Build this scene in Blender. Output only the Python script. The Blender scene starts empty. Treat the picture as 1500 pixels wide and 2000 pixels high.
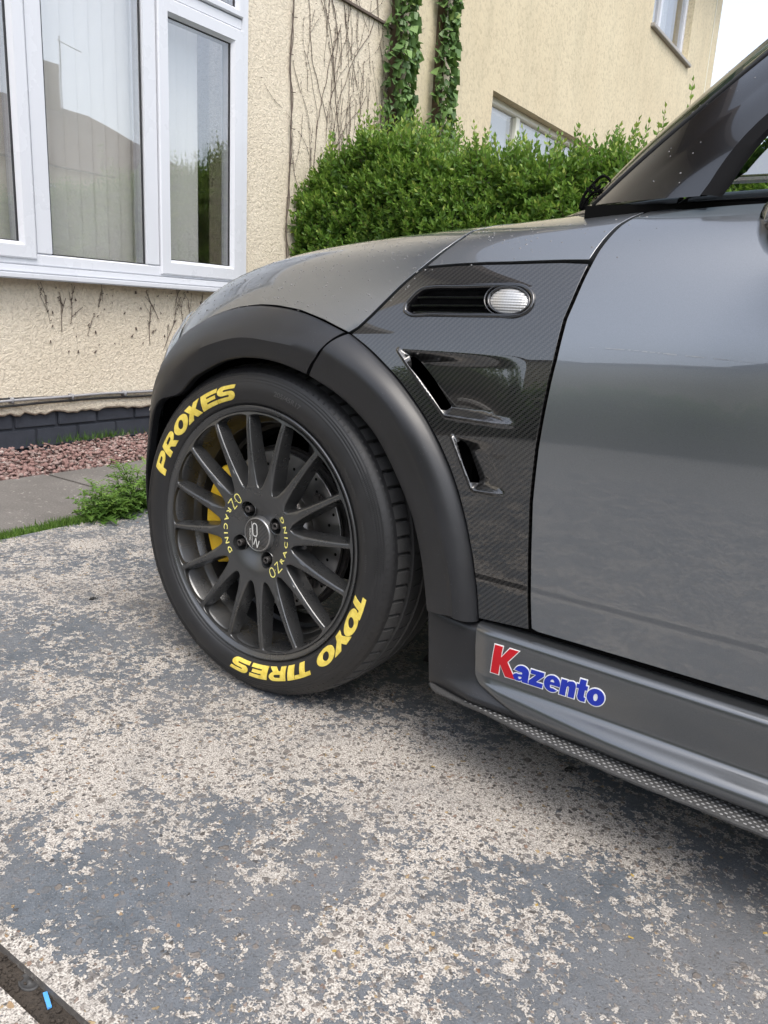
import bpy, bmesh, math, random
import numpy as np
from mathutils import Vector, Matrix
from mathutils.geometry import delaunay_2d_cdt
random.seed(7); rng = np.random.default_rng(7)
PI = math.pi
scene = bpy.context.scene
COL = scene.collection

# ---------------------------------------------------------------- camera, sky, sun, exposure
CAMP = np.array([0.928205, -0.963206, 0.702611])
RW = np.array([[0.81988704, -0.18772423, 0.54087417],
               [0.56988, 0.17727, -0.80233],
               [0.05494, 0.96616, 0.25204]])
# orthonormalise (columns = camera right, up, back in world space)
_u, _s, _v = np.linalg.svd(RW); RW = _u @ _v
cd = bpy.data.cameras.new('camera'); cam = bpy.data.objects.new('camera', cd); COL.objects.link(cam)
cd.sensor_fit = 'VERTICAL'; cd.sensor_height = 24.0; cd.lens = 18.0; cd.clip_end = 500; cd.clip_start = 0.02
M4 = Matrix.Identity(4)
for i in range(3):
    for j in range(3): M4[i][j] = RW[i, j]
    M4[i][3] = CAMP[i]
cam.matrix_world = M4
scene.camera = cam

SUN_EL, SUN_AZ = 60.0, -38.0      # azimuth counted from +X towards +Y
world = bpy.data.worlds.new('World'); scene.world = world; world.use_nodes = True
wn = world.node_tree.nodes; wl = world.node_tree.links; wn.clear()
wo = wn.new('ShaderNodeOutputWorld'); bg = wn.new('ShaderNodeBackground'); sk = wn.new('ShaderNodeTexSky')
sk.sky_type = 'NISHITA'; sk.sun_disc = False
sk.sun_elevation = math.radians(SUN_EL); sk.sun_rotation = math.radians(90 - SUN_AZ)
sk.air_density = 1.0; sk.dust_density = 3.0; sk.ozone_density = 1.0; sk.altitude = 0
bg.inputs['Strength'].default_value = 0.15
hs = wn.new('ShaderNodeHueSaturation'); hs.inputs['Saturation'].default_value = .50; wl.new(sk.outputs[0], hs.inputs['Color']); wl.new(hs.outputs[0], bg.inputs['Color']); wl.new(bg.outputs[0], wo.inputs['Surface'])
sd = bpy.data.lights.new('sun', 'SUN'); sun = bpy.data.objects.new('sun', sd); COL.objects.link(sun)
sd.energy = 0.5; sd.angle = math.radians(30); sd.color = (1.0, 0.93, 0.82)
sv = Vector((math.cos(math.radians(SUN_EL)) * math.cos(math.radians(SUN_AZ)),
             math.cos(math.radians(SUN_EL)) * math.sin(math.radians(SUN_AZ)), math.sin(math.radians(SUN_EL))))
sun.rotation_euler = sv.to_track_quat('Z', 'Y').to_euler()
vs = scene.view_settings
vs.view_transform = 'Standard'; vs.look = 'None'; vs.gamma = 1; vs.exposure = 1.35; vs.use_curve_mapping = False
scene.render.engine = 'CYCLES'

# ---------------------------------------------------------------- measuring: a pixel of the 1500x2000 photo -> a point in the place
def ray(x, y): return RW @ np.array([x - 750.0, -(y - 1000.0), -1500.0])
def atp(x, y, axis, val):
    d = ray(x, y); return CAMP + d * ((val - CAMP[axis]) / d[axis])
def atX(x, y, v): return atp(x, y, 0, v)
def atY(x, y, v): return atp(x, y, 1, v)
def atZ(x, y, v=0.0): return atp(x, y, 2, v)
def proj(P):
    q = (np.asarray(P) - CAMP) @ RW
    return np.stack([750 - 1500 * q[..., 0] / q[..., 2], 1000 + 1500 * q[..., 1] / q[..., 2]], -1)

# ---------------------------------------------------------------- node helpers
def mat(name):
    m = bpy.data.materials.new(name); m.use_nodes = True
    nt = m.node_tree; p = nt.nodes['Principled BSDF']
    return m, nt, p
def N(nt, kind, **kw):
    n = nt.nodes.new('ShaderNode' + kind)
    for k, v in kw.items():
        if k in n.inputs: n.inputs[k].default_value = v
        else: setattr(n, k, v)
    return n
def L(nt, a, b): nt.links.new(a, b)
def math_n(nt, op, a, b=None, c=None, clamp=False):
    n = nt.nodes.new('ShaderNodeMath'); n.operation = op; n.use_clamp = clamp
    for i, v in enumerate((a, b, c)):
        if v is None: continue
        if isinstance(v, (int, float)): n.inputs[i].default_value = v
        else: nt.links.new(v, n.inputs[i])
    return n.outputs[0]
def mix(nt, f, a, b, blend='MIX'):
    n = nt.nodes.new('ShaderNodeMix'); n.data_type = 'RGBA'; n.blend_type = blend
    for s, v in ((0, f), (6, a), (7, b)):
        if isinstance(v, (int, float)): n.inputs[s].default_value = v
        elif isinstance(v, tuple): n.inputs[s].default_value = (*v, 1) if len(v) == 3 else v
        else: nt.links.new(v, n.inputs[s])
    return n.outputs[2]
def ramp(nt, f, stops, interp='LINEAR'):
    n = nt.nodes.new('ShaderNodeValToRGB'); e = n.color_ramp.elements; n.color_ramp.interpolation = interp
    while len(e) < len(stops): e.new(0.5)
    for i, (p, c) in enumerate(stops):
        e[i].position = p; e[i].color = (*c, 1) if isinstance(c, tuple) else (c, c, c, 1)
    nt.links.new(f, n.inputs[0]); return n.outputs[0]
def coords(nt, scale=(1, 1, 1), rot=(0, 0, 0), src='Object'):
    t = nt.nodes.new('ShaderNodeTexCoord'); m = nt.nodes.new('ShaderNodeMapping')
    m.inputs['Scale'].default_value = scale; m.inputs['Rotation'].default_value = rot
    nt.links.new(t.outputs[src], m.inputs[0]); return m.outputs[0]
def noise(nt, vec, scale, detail=4, rough=.55, dist=0.0, out=0):
    n = nt.nodes.new('ShaderNodeTexNoise'); n.inputs['Scale'].default_value = scale
    n.inputs['Detail'].default_value = detail; n.inputs['Roughness'].default_value = rough
    n.inputs['Distortion'].default_value = dist
    nt.links.new(vec, n.inputs['Vector']); return n.outputs[out]
def voro(nt, vec, scale, feature='F1', rnd=1.0):
    n = nt.nodes.new('ShaderNodeTexVoronoi'); n.feature = feature
    n.inputs['Scale'].default_value = scale; n.inputs['Randomness'].default_value = rnd
    nt.links.new(vec, n.inputs['Vector']); return n
def bump(nt, h, strength, dist, p, sock='Normal', prev=None):
    b = nt.nodes.new('ShaderNodeBump'); b.inputs['Strength'].default_value = strength; b.inputs['Distance'].default_value = dist
    nt.links.new(h, b.inputs['Height'])
    if prev: nt.links.new(prev, b.inputs['Normal'])
    if p is not None: nt.links.new(b.outputs[0], p.inputs[sock])
    return b.outputs[0]
def simple(name, col, rough=.5, metal=0.0, coat=0.0, spec=.5, nscale=0, namt=.15, bumps=0, bdist=.001):
    m, nt, p = mat(name)
    p.inputs['Base Color'].default_value = (*col, 1); p.inputs['Roughness'].default_value = rough
    p.inputs['Metallic'].default_value = metal; p.inputs['Coat Weight'].default_value = coat
    p.inputs['Coat Roughness'].default_value = .03; p.inputs['Specular IOR Level'].default_value = spec
    if nscale:
        v = coords(nt); f = noise(nt, v, nscale, 6, .6)
        c = mix(nt, f, tuple(max(0, x * (1 - namt)) for x in col), tuple(min(1, x * (1 + namt)) for x in col))
        L(nt, c, p.inputs['Base Color'])
        r = math_n(nt, 'MULTIPLY_ADD', f, .25, rough - .125, clamp=True); L(nt, r, p.inputs['Roughness'])
        if bumps: bump(nt, f, bumps, bdist, p)
    return m

# ---------------------------------------------------------------- object helpers
def meshobj(name, verts, faces, m=None, parent=None, smooth=False):
    me = bpy.data.meshes.new(name)
    v = np.asarray(verts, dtype=np.float64)
    if isinstance(faces, np.ndarray) and faces.ndim == 2:
        k = faces.shape[1]; n = len(faces)
        me.vertices.add(len(v)); me.vertices.foreach_set('co', v.astype(np.float32).ravel())
        me.loops.add(n * k); me.loops.foreach_set('vertex_index', faces.astype(np.int32).ravel())
        me.polygons.add(n); me.polygons.foreach_set('loop_start', np.arange(0, n * k, k, dtype=np.int32))
        me.update(calc_edges=True); me.validate()
    else:
        me.from_pydata([tuple(map(float, a)) for a in v], [], [tuple(int(i) for i in f) for f in faces]); me.update()
    if smooth: me.polygons.foreach_set('use_smooth', [True] * len(me.polygons))
    o = bpy.data.objects.new(name, me); COL.objects.link(o)
    if m: me.materials.append(m)
    if parent is not None: o.parent = parent
    return o
def tag(o, label=None, cat=None, group=None, kind=None):
    if label: o['label'] = label
    if cat: o['category'] = cat
    if group: o['group'] = group
    if kind: o['kind'] = kind
    return o
def thing(name, label, cat, loc=(0, 0, 0), group=None, parent=None):
    o = bpy.data.objects.new(name, None); COL.objects.link(o); o.location = loc; o.empty_display_size = .1
    if parent is not None: o.parent = parent
    return tag(o, label, cat, group)
class MB:
    def __init__(s): s.v = []; s.f = []
    def add(s, v, f):
        b = len(s.v); s.v += [tuple(map(float, a)) for a in v]; s.f += [tuple(int(i) + b for i in q) for q in f]; return s
    def box(s, a, b, bev=0.0):
        (x0, y0, z0), (x1, y1, z1) = a, b
        if bev <= 0:
            v = [(x, y, z) for x in (x0, x1) for y in (y0, y1) for z in (z0, z1)]
            return s.add(v, [(0, 1, 3, 2), (4, 6, 7, 5), (0, 4, 5, 1), (2, 3, 7, 6), (0, 2, 6, 4), (1, 5, 7, 3)])
        bm = bmesh.new(); bmesh.ops.create_cube(bm, size=1)
        for q in bm.verts: q.co = Vector(((x0 + x1) / 2 + q.co.x * (x1 - x0), (y0 + y1) / 2 + q.co.y * (y1 - y0), (z0 + z1) / 2 + q.co.z * (z1 - z0)))
        bmesh.ops.bevel(bm, geom=list(bm.edges), offset=bev, segments=2, affect='EDGES')
        bm.verts.index_update(); s.add([q.co[:] for q in bm.verts], [[w.index for w in f.verts] for f in bm.faces]); bm.free(); return s
    def tube(s, pts, r, n=6, caps=True):
        pts = [np.asarray(p, float) for p in pts]; m = len(pts); rr = r if hasattr(r, '__len__') else [r] * m
        V = []; prev = None
        for i, p in enumerate(pts):
            t = pts[min(i + 1, m - 1)] - pts[max(i - 1, 0)]; t = t / (np.linalg.norm(t) + 1e-12)
            if prev is None:
                a = np.array([0, 0, 1.0]) if abs(t[2]) < .9 else np.array([1.0, 0, 0])
                e = np.cross(t, a)
            else: e = prev - t * (prev @ t)
            e /= np.linalg.norm(e) + 1e-12; prev = e; g = np.cross(t, e)
            for k in range(n):
                a = 2 * PI * k / n; V.append(p + rr[i] * (math.cos(a) * e + math.sin(a) * g))
        F = [(i * n + k, i * n + (k + 1) % n, (i + 1) * n + (k + 1) % n, (i + 1) * n + k) for i in range(m - 1) for k in range(n)]
        if caps: F += [tuple(range(n - 1, -1, -1)), tuple((m - 1) * n + k for k in range(n))]
        return s.add(V, F)
    def build(s, name, m=None, parent=None, smooth=False): return meshobj(name, s.v, s.f, m, parent, smooth)
def autosmooth(o, deg=35):
    me = o.data; me.polygons.foreach_set('use_smooth', [True] * len(me.polygons))
    bm = bmesh.new(); bm.from_mesh(me)
    for e in bm.edges:
        if len(e.link_faces) == 2 and e.calc_face_angle(0) > math.radians(deg): e.smooth = False
    bm.to_mesh(me); bm.free()
def spline(t, k, v):
    """natural cubic spline through (k,v), evaluated at t; v may be (n,) or (n,d)"""
    k = np.asarray(k, float); v = np.asarray(v, float); n = len(k); h = np.diff(k)
    A = np.zeros((n, n)); B = np.zeros_like(v); A[0, 0] = A[-1, -1] = 1
    for i in range(1, n - 1):
        A[i, i - 1] = h[i - 1]; A[i, i] = 2 * (h[i - 1] + h[i]); A[i, i + 1] = h[i]
        B[i] = 6 * ((v[i + 1] - v[i]) / h[i] - (v[i] - v[i - 1]) / h[i - 1])
    m = np.linalg.solve(A, B); t = np.asarray(t, float)
    i = np.clip(np.searchsorted(k, t) - 1, 0, n - 2)
    tc = t
    a = k[i + 1] - tc; b = tc - k[i]; hh = h[i]
    if v.ndim == 2: a, b, hh = a[..., None], b[..., None], hh[..., None]
    return m[i] * a**3 / (6 * hh) + m[i + 1] * b**3 / (6 * hh) + (v[i] / hh - m[i] * hh / 6) * a + (v[i + 1] / hh - m[i + 1] * hh / 6) * b
def curve(pts, n, closed=False):
    """arc-length resampled smooth curve through points"""
    p = np.asarray(pts, float); d = np.r_[0, np.cumsum(np.linalg.norm(np.diff(p, axis=0), axis=1) + 1e-9)]
    return spline(np.linspace(0, d[-1], n), d, p)
def revolve(profile, n, m, name, parent, smooth=True, a0=0.0, a1=2 * PI):
    """profile [(r,out)] in wheel frame: axis = -Y is out"""
    full = abs(a1 - a0 - 2 * PI) < 1e-6; k = n if full else n + 1
    V = []; 
    for i in range(k):
        a = a0 + (a1 - a0) * i / n
        for r, o in profile: V.append((r * math.cos(a), -o, r * math.sin(a)))
    q = len(profile); F = []
    for i in range(n):
        j = (i + 1) % k
        for t in range(q - 1): F.append((i * q + t, i * q + t + 1, j * q + t + 1, j * q + t))
    return meshobj(name, V, F, m, parent, smooth)

# ================================================================ MATERIALS OF THE SETTING
def concrete_mat():
    m, nt, p = mat('worn_painted_concrete'); v = coords(nt)
    at = nt.nodes.new('ShaderNodeAttribute'); at.attribute_name = 'wear'
    n1 = noise(nt, v, 11, 7, .62, .4); n2 = noise(nt, v, 60, 5, .62)
    n0 = noise(nt, v, 3.2, 3, .5)
    w = math_n(nt, 'ADD', at.outputs['Fac'], math_n(nt, 'MULTIPLY_ADD', n1, 3.4, -1.7))
    w = math_n(nt, 'ADD', w, math_n(nt, 'MULTIPLY_ADD', n2, 4.2, -2.1))
    n3 = noise(nt, v, 210, 3, .6)
    w = math_n(nt, 'ADD', w, math_n(nt, 'MULTIPLY_ADD', n3, 2.4, -1.2))
    bare = ramp(nt, w, [(.40, 0.0), (.55, 1.0)])
    # bare cement: pale sandy matrix full of fine grit
    fine = noise(nt, v, 420, 2, .7); fine2 = noise(nt, v, 150, 4, .65)
    cem = mix(nt, ramp(nt, fine, [(.37, 0.0), (.57, 1.0)]), (.18, .166, .148), (.62, .58, .525))
    cem = mix(nt, math_n(nt, 'MULTIPLY', ramp(nt, fine2, [(.40, 1.0), (.54, 0.0)]), .5), cem, (.20, .175, .15))
    # paint: slate grey, scuffed and uneven
    pn = noise(nt, v, 26, 6, .65); pf = noise(nt, v, 330, 3, .6)
    paint = mix(nt, ramp(nt, pn, [(.3, 0.0), (.72, 1.0)]), (.078, .092, .108), (.138, .156, .178))
    paint = mix(nt, ramp(nt, n0, [(.4, 0.0), (.62, .5)]), paint, (.20, .20, .205))
    paint = mix(nt, ramp(nt, pf, [(.54, 0.0), (.66, .65)]), paint, (.055, .058, .062))
    paint = mix(nt, ramp(nt, noise(nt, v, 500, 2, .5), [(.62, 0.0), (.70, .5)]), paint, (.40, .40, .40))
    base = mix(nt, bare, paint, cem)
    # aggregate, three sizes of stones lying flush in the surface
    warp = nt.nodes.new('ShaderNodeVectorMath'); warp.operation = 'ADD'
    nv = nt.nodes.new('ShaderNodeVectorMath'); nv.operation = 'SCALE'; nv.inputs['Scale'].default_value = .014
    L(nt, noise(nt, v, 90, 2, .5, out=1), nv.inputs[0]); L(nt, v, warp.inputs[0]); L(nt, nv.outputs[0], warp.inputs[1])
    vv = warp.outputs[0]; hsum = None
    for sc, thr, keep, amt in ((48, .30, .60, 1.0), (90, .36, .50, .95), (150, .46, .34, .9)):
        vo = voro(nt, vv, sc); sep = nt.nodes.new('ShaderNodeSeparateColor'); L(nt, vo.outputs['Color'], sep.inputs[0])
        size = math_n(nt, 'MULTIPLY_ADD', sep.outputs[1], thr * .7, thr * .45)
        ins = math_n(nt, 'MULTIPLY', math_n(nt, 'SUBTRACT', size, vo.outputs['Distance']), 14, clamp=True)
        kp = math_n(nt, 'GREATER_THAN', sep.outputs[0], keep)
        ins = math_n(nt, 'MULTIPLY', ins, kp)
        # most paint still covers the stones
        cover = math_n(nt, 'MAXIMUM', bare, math_n(nt, 'GREATER_THAN', sep.outputs[0], .91 if sc < 100 else .93))
        ins = math_n(nt, 'MULTIPLY', ins, math_n(nt, 'MULTIPLY_ADD', cover, .72, .28))
        col = ramp(nt, sep.outputs[2], [(0, (.050, .046, .044)), (.18, (.12, .108, .098)), (.42, (.20, .175, .155)), (.62, (.145, .14, .138)), (.8, (.30, .265, .23)),
                                        (.90, (.20, .115, .075)), (.95, (.40, .29, .14)), (.985, (.10, .09, .09)), (1, (.55, .53, .50))])
        base = mix(nt, math_n(nt, 'MULTIPLY', ins, amt), base, col)
        hsum = ins if hsum is None else math_n(nt, 'ADD', hsum, ins)
    pv = voro(nt, vv, 330); ps = nt.nodes.new('ShaderNodeSeparateColor'); L(nt, pv.outputs['Color'], ps.inputs[0])
    pit = math_n(nt, 'MULTIPLY', math_n(nt, 'LESS_THAN', pv.outputs['Distance'], .30), math_n(nt, 'GREATER_THAN', ps.outputs[0], .66))
    base = mix(nt, math_n(nt, 'MULTIPLY', pit, .6), base, (.06, .056, .053)); hsum = math_n(nt, 'MULTIPLY_ADD', pit, -1.2, hsum)
    film = noise(nt, v, 7, 6, .7); base = mix(nt, ramp(nt, film, [(.48, 0.0), (.70, .28)]), base, (.16, .162, .165))
    dirt = noise(nt, v, 1.7, 4, .6)
    base = mix(nt, ramp(nt, dirt, [(.50, 0.0), (.75, .22)]), base, (.13, .125, .12))
    at2 = nt.nodes.new('ShaderNodeAttribute'); at2.attribute_name = 'dark_ground'
    sf = math_n(nt, 'MULTIPLY', at2.outputs['Fac'], math_n(nt, 'MULTIPLY_ADD', pn, .8, .45), clamp=True)
    base = mix(nt, sf, base, (.045, .04, .036))
    L(nt, base, p.inputs['Base Color'])
    r = math_n(nt, 'MULTIPLY_ADD', bare, .28, .55); L(nt, r, p.inputs['Roughness'])
    h = math_n(nt, 'MULTIPLY_ADD', bare, -.6, math_n(nt, 'MULTIPLY', fine, .35)); h = math_n(nt, 'MULTIPLY_ADD', hsum, .35, h)
    h = math_n(nt, 'MULTIPLY_ADD', math_n(nt, 'MULTIPLY', bare, fine2), .5, h)
    bump(nt, h, 1.0, .0028, p)
    return m
def slab_mat():
    m, nt, p = mat('grey_slab'); v = coords(nt)
    c = mix(nt, ramp(nt, noise(nt, v, 5, 6, .6), [(.3, 0.0), (.7, 1.0)]), (.12, .112, .102), (.20, .188, .172))
    c = mix(nt, ramp(nt, noise(nt, v, 160, 3, .6), [(.42, 0.0), (.62, 1.0)]), mix(nt, .6, c, (.10, .09, .085)), c)
    c = mix(nt, ramp(nt, noise(nt, v, 60, 5, .7), [(.6, 0.0), (.7, .7)]), c, (.48, .45, .41))
    L(nt, c, p.inputs['Base Color']); p.inputs['Roughness'].default_value = .85
    bump(nt, noise(nt, v, 160, 4, .65), .7, .002, p); return m
def roughcast_mat(name, c0, c1, sc, bd, streak=.0):
    m, nt, p = mat(name); v = coords(nt)
    big = noise(nt, v, .9, 4, .6); f = noise(nt, v, sc, 4, .62, .6); f2 = noise(nt, v, sc * 2.6, 3, .6)
    c = mix(nt, ramp(nt, big, [(.3, 0.0), (.7, 1.0)]), c0, c1)
    lo = tuple(x * .76 for x in c0)
    c = mix(nt, ramp(nt, f, [(.34, .75), (.52, 0.0)]), c, lo)
    if streak:
        vs_ = coords(nt, (1.6, 1.6, .45)); s = noise(nt, vs_, 2.2, 8, .7)
        c = mix(nt, math_n(nt, 'MULTIPLY', ramp(nt, s, [(.46, 0.0), (.66, 1.0)]), streak), c, (.34, .31, .21))
    L(nt, c, p.inputs['Base Color']); p.inputs['Roughness'].default_value = .93
    h = math_n(nt, 'MULTIPLY_ADD', f2, .35, f); bump(nt, h, 1.0, bd, p); return m
def leaf_mat(name, cols, gloss=.42, trans=.25):
    m, nt, p = mat(name)
    a = nt.nodes.new('ShaderNodeAttribute'); a.attribute_name = 'tint'
    c = ramp(nt, a.outputs['Fac'], cols); L(nt, c, p.inputs['Base Color'])
    p.inputs['Roughness'].default_value = gloss; p.inputs['Specular IOR Level'].default_value = .4
    t = nt.nodes.new('ShaderNodeBsdfTranslucent'); L(nt, mix(nt, .5, c, (.20, .30, .04)), t.inputs['Color'])
    ms = nt.nodes.new('ShaderNodeMixShader'); ms.inputs[0].default_value = trans
    out = nt.nodes['Material Output']; L(nt, p.outputs[0], ms.inputs[1]); L(nt, t.outputs[0], ms.inputs[2]); L(nt, ms.outputs[0], out.inputs['Surface'])
    return m
M = {}
M['drive'] = concrete_mat(); M['slab'] = slab_mat()
M['roughcast'] = roughcast_mat('roughcast_cream', (.70, .61, .47), (.80, .72, .58), 62, .010)
M['render'] = roughcast_mat('smooth_render_cream', (.62, .53, .36), (.68, .60, .42), 30, .0030, .22)
M['upvc'] = simple('white_plastic_frame', (.62, .635, .67), .28, nscale=3, namt=.04)
M['cream_frame'] = simple('cream_frame', (.74, .73, .62), .4, nscale=5, namt=.1)
M['gasket'] = simple('black_gasket', (.02, .02, .022), .5)
M['room'] = simple('dim_room', (.45, .43, .40), .9)
M['blind'] = simple('blind_fabric', (.80, .80, .74), .85, nscale=90, namt=.06)
def glass_mat(name, tint=(.97, .97, .975), refl=.1):
    """float glass: fresnel mirror over a clear pane (thin, so light passes straight)"""
    m = bpy.data.materials.new(name); m.use_nodes = True; nt = m.node_tree; nt.nodes.clear()
    o = nt.nodes.new('ShaderNodeOutputMaterial'); g = nt.nodes.new('ShaderNodeBsdfGlossy'); g.inputs['Roughness'].default_value = .004
    t = nt.nodes.new('ShaderNodeBsdfTransparent'); t.inputs[0].default_value = (*tint, 1)
    lw = nt.nodes.new('ShaderNodeLayerWeight'); lw.inputs['Blend'].default_value = .5
    fac = math_n(nt, 'MULTIPLY_ADD', math_n(nt, 'POWER', lw.outputs['Facing'], 4.0), 1 - refl, refl, clamp=True)
    v = coords(nt); n = noise(nt, v, 1.6, 2, .5)
    b = nt.nodes.new('ShaderNodeBump'); b.inputs['Strength'].default_value = .10; b.inputs['Distance'].default_value = .004
    L(nt, n, b.inputs['Height']); L(nt, b.outputs[0], g.inputs['Normal'])
    ms = nt.nodes.new('ShaderNodeMixShader'); L(nt, fac, ms.inputs[0]); L(nt, t.outputs[0], ms.inputs[1]); L(nt, g.outputs[0], ms.inputs[2])
    L(nt, ms.outputs[0], o.inputs['Surface']); return m
M['glass'] = glass_mat('window_glass', refl=.22)
M['brick_blue'] = simple('black_painted_brick', (.040, .045, .058), .55, nscale=14, namt=.35, bumps=.6, bdist=.006)
M['mortar'] = simple('painted_mortar', (.032, .036, .046), .8, nscale=40, namt=.3)
M['dark_ground'] = simple('dark_soil', (.052, .042, .033), .95, nscale=60, namt=.5, bumps=1, bdist=.01)
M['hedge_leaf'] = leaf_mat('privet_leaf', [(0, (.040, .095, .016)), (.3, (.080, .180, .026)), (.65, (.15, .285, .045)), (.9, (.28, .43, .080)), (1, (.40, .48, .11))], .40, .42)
M['ivy_leaf'] = leaf_mat('ivy_leaf', [(0, (.05, .10, .035)), (.5, (.11, .20, .065)), (.85, (.18, .30, .09)), (1, (.27, .36, .12))], .45, .2)
M['weed_leaf'] = leaf_mat('weed_leaf', [(0, (.03, .07, .012)), (.5, (.08, .17, .025)), (1, (.19, .31, .06))], .55, .3)
M['twig'] = simple('brown_twig', (.10, .07, .045), .9, nscale=30, namt=.3)
M['wood_dead'] = simple('dead_vine', (.12, .092, .075), .9, nscale=60, namt=.4)
M['hedge_core'] = simple('hedge_dark_core', (.020, .034, .012), .95, nscale=30, namt=.5)  # dark colour stands in for the shade deep inside the hedge
M['cable_white'] = simple('weathered_white_cable', (.30, .30, .31), .45, nscale=20, namt=.15)
M['cable_black'] = simple('black_cable', (.02, .02, .02), .5)
M['roof'] = simple('brown_roof_tile', (.11, .078, .056), .85, nscale=2, namt=.25)

# ================================================================ GROUND
CH0, CH1 = -.636, -.606       # drain slot beside the car, runs along X
CHX0 = -1.18
def blob(P, lst):
    out = np.zeros(len(P))
    for (x, y, rx, ry, a, rot) in lst:
        c, s = math.cos(rot), math.sin(rot); dx = P[:, 0] - x; dy = P[:, 1] - y
        u = (dx * c + dy * s) / rx; w = (-dx * s + dy * c) / ry
        out += a * np.exp(-(u * u + w * w))
    return out
WEAR = [(.17, -.54, .14, .05, -.7, 0.0), (0.45, 0.02, 0.16, 0.07, 0.9, 0.69), (0.62, -0.02, 0.14, 0.06, 0.8, 0.69), (-0.006, -0.409, 0.189, 0.138, 0.9, 0.687), (0.062, -0.249, 0.175, 0.101, 0.75, 0.694), (0.164, -0.084, 0.223, 0.113, 0.75, 0.699), (0.387, -0.016, 0.165, 0.1, 0.8, 0.692), (0.539, 0.005, 0.158, 0.088, 0.85, 0.685), (0.683, 0.001, 0.126, 0.049, 0.75, 0.678), (0.787, 0.006, 0.078, 0.029, 0.5, 0.674), (0.563, -0.284, 0.105, 0.112, 0.75, 0.667), (0.575, -0.417, 0.081, 0.043, 0.4, 0.658), (0.52, -0.451, 0.032, 0.031, 0.25, 0.659), (0.667, -0.192, 0.038, 0.02, 0.3, 0.668), (-0.15, -0.239, 0.173, 0.071, 0.4, 0.705), (-0.684, 0.092, 0.265, 0.18, 0.55, 0.755), (-0.958, 0.362, 0.215, 0.092, 0.6, 0.786), (-1.012, 0.171, 0.134, 0.065, 0.4, 0.778), (-0.231, -0.042, 0.11, 0.14, 0.35, 0.722), (0.725, -0.206, 0.037, 0.03, 0.1, 0.664), (0.256, -0.475, 0.122, 0.102, -0.6, 0.67), (0.424, -0.468, 0.112, 0.083, -0.35, 0.662), (0.397, -0.306, 0.079, 0.066, -0.35, 0.674), (0.789, -0.183, 0.18, 0.086, -0.55, 0.662), (0.607, -0.138, 0.041, 0.029, -0.5, 0.674), (0.844, 0.117, 0.152, 0.065, -0.6, 0.677), (0.726, 0.158, 0.131, 0.039, -0.5, 0.685), (-0.463, -0.117, 0.164, 0.103, -0.35, 0.73), (-0.244, -0.296, 0.069, 0.072, -0.35, 0.707), (-0.391, 0.02, 0.151, 0.083, -0.2, 0.734), (0.246, -0.324, 0.042, 0.054, -0.2, 0.68), (-1.189, 0.278, 0.173, 0.055, -0.3, 0.795), (0.64, -0.334, 0.034, 0.026, -0.1, 0.66)]
DARK_SPOTS = [(.12, .12, .12, .10, .35, 0), (.30, .30, .16, .16, .45, 0), (.75, .6, .9, .4, .5, 0), (-.55, .12, .3, .05, .25, 0.3)]  # darkens the concrete under the car and by the front wheel
def wear_at(V):
    w = .34 + .62 * blob(V, WEAR) # WSC
    e = np.exp(-(np.abs(V[:, 1] - CH1) / .017) ** 2) + np.exp(-(np.abs(V[:, 1] - CH0) / .017) ** 2)
    return w + e * 1.7

def drive_sheet(name, x0, x1, y0, y1, step, m=None):
    nx = max(2, int((x1 - x0) / step)); ny = max(2, int((y1 - y0) / step))
    xs = np.linspace(x0, x1, nx + 1); ys = np.linspace(y0, y1, ny + 1)
    X, Y = np.meshgrid(xs, ys, indexing='ij'); V = np.stack([X.ravel(), Y.ravel(), np.zeros(X.size)], -1)
    i, j = np.meshgrid(np.arange(nx), np.arange(ny), indexing='ij'); a = (i * (ny + 1) + j).ravel()
    F = np.stack([a, a + ny + 1, a + ny + 2, a + 1], -1)
    o = meshobj(name, V, F, m or M['drive'])
    at = o.data.attributes.new('wear', 'FLOAT', 'POINT'); at.data.foreach_set('value', wear_at(V).astype(np.float32))
    at = o.data.attributes.new('dark_ground', 'FLOAT', 'POINT'); at.data.foreach_set('value', blob(V, DARK_SPOTS).astype(np.float32))
    return o
d1 = drive_sheet('driveway', CHX0, 2.4, CH1, 3.0, .0135)
tag(d1, kind='structure')
d2 = drive_sheet('driveway_near_side', CHX0, 2.4, -2.6, CH0, .02)
tag(d2, kind='structure')
d3 = drive_sheet('driveway_rear', 2.4, 9.0, -2.6, 3.0, .2); tag(d3, kind='structure')
b = MB(); b.box((CHX0, CH0 - .004, -.06), (2.4, CH1 + .004, -.013)); dr = b.build('drain_bed', M['dark_ground']); tag(dr, kind='structure')
b = MB()
b.add([(CHX0, CH1, 0), (2.4, CH1, 0), (2.4, CH1 + .004, -.06), (CHX0, CH1 + .004, -.06)], [(0, 1, 2, 3)])
b.add([(CHX0, CH0, 0), (2.4, CH0, 0), (2.4, CH0 - .002, -.06), (CHX0, CH0 - .002, -.06)], [(0, 1, 2, 3)])
# front edge of the slab above the path
b.add([(CHX0, -2.6, 0), (CHX0, 3.0, 0), (CHX0 - .004, 3.0, -.05), (CHX0 - .004, -2.6, -.05)], [(0, 1, 2, 3)])
o = b.build('driveway_edge', M['slab']); tag(o, kind='structure')
b = MB(); b.add([(-200, -200, -.07), (200, -200, -.07), (200, 200, -.07), (-200, 200, -.07)], [(0, 1, 2, 3)])
gr = b.build('ground', M['dark_ground']); tag(gr, kind='structure')
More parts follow.
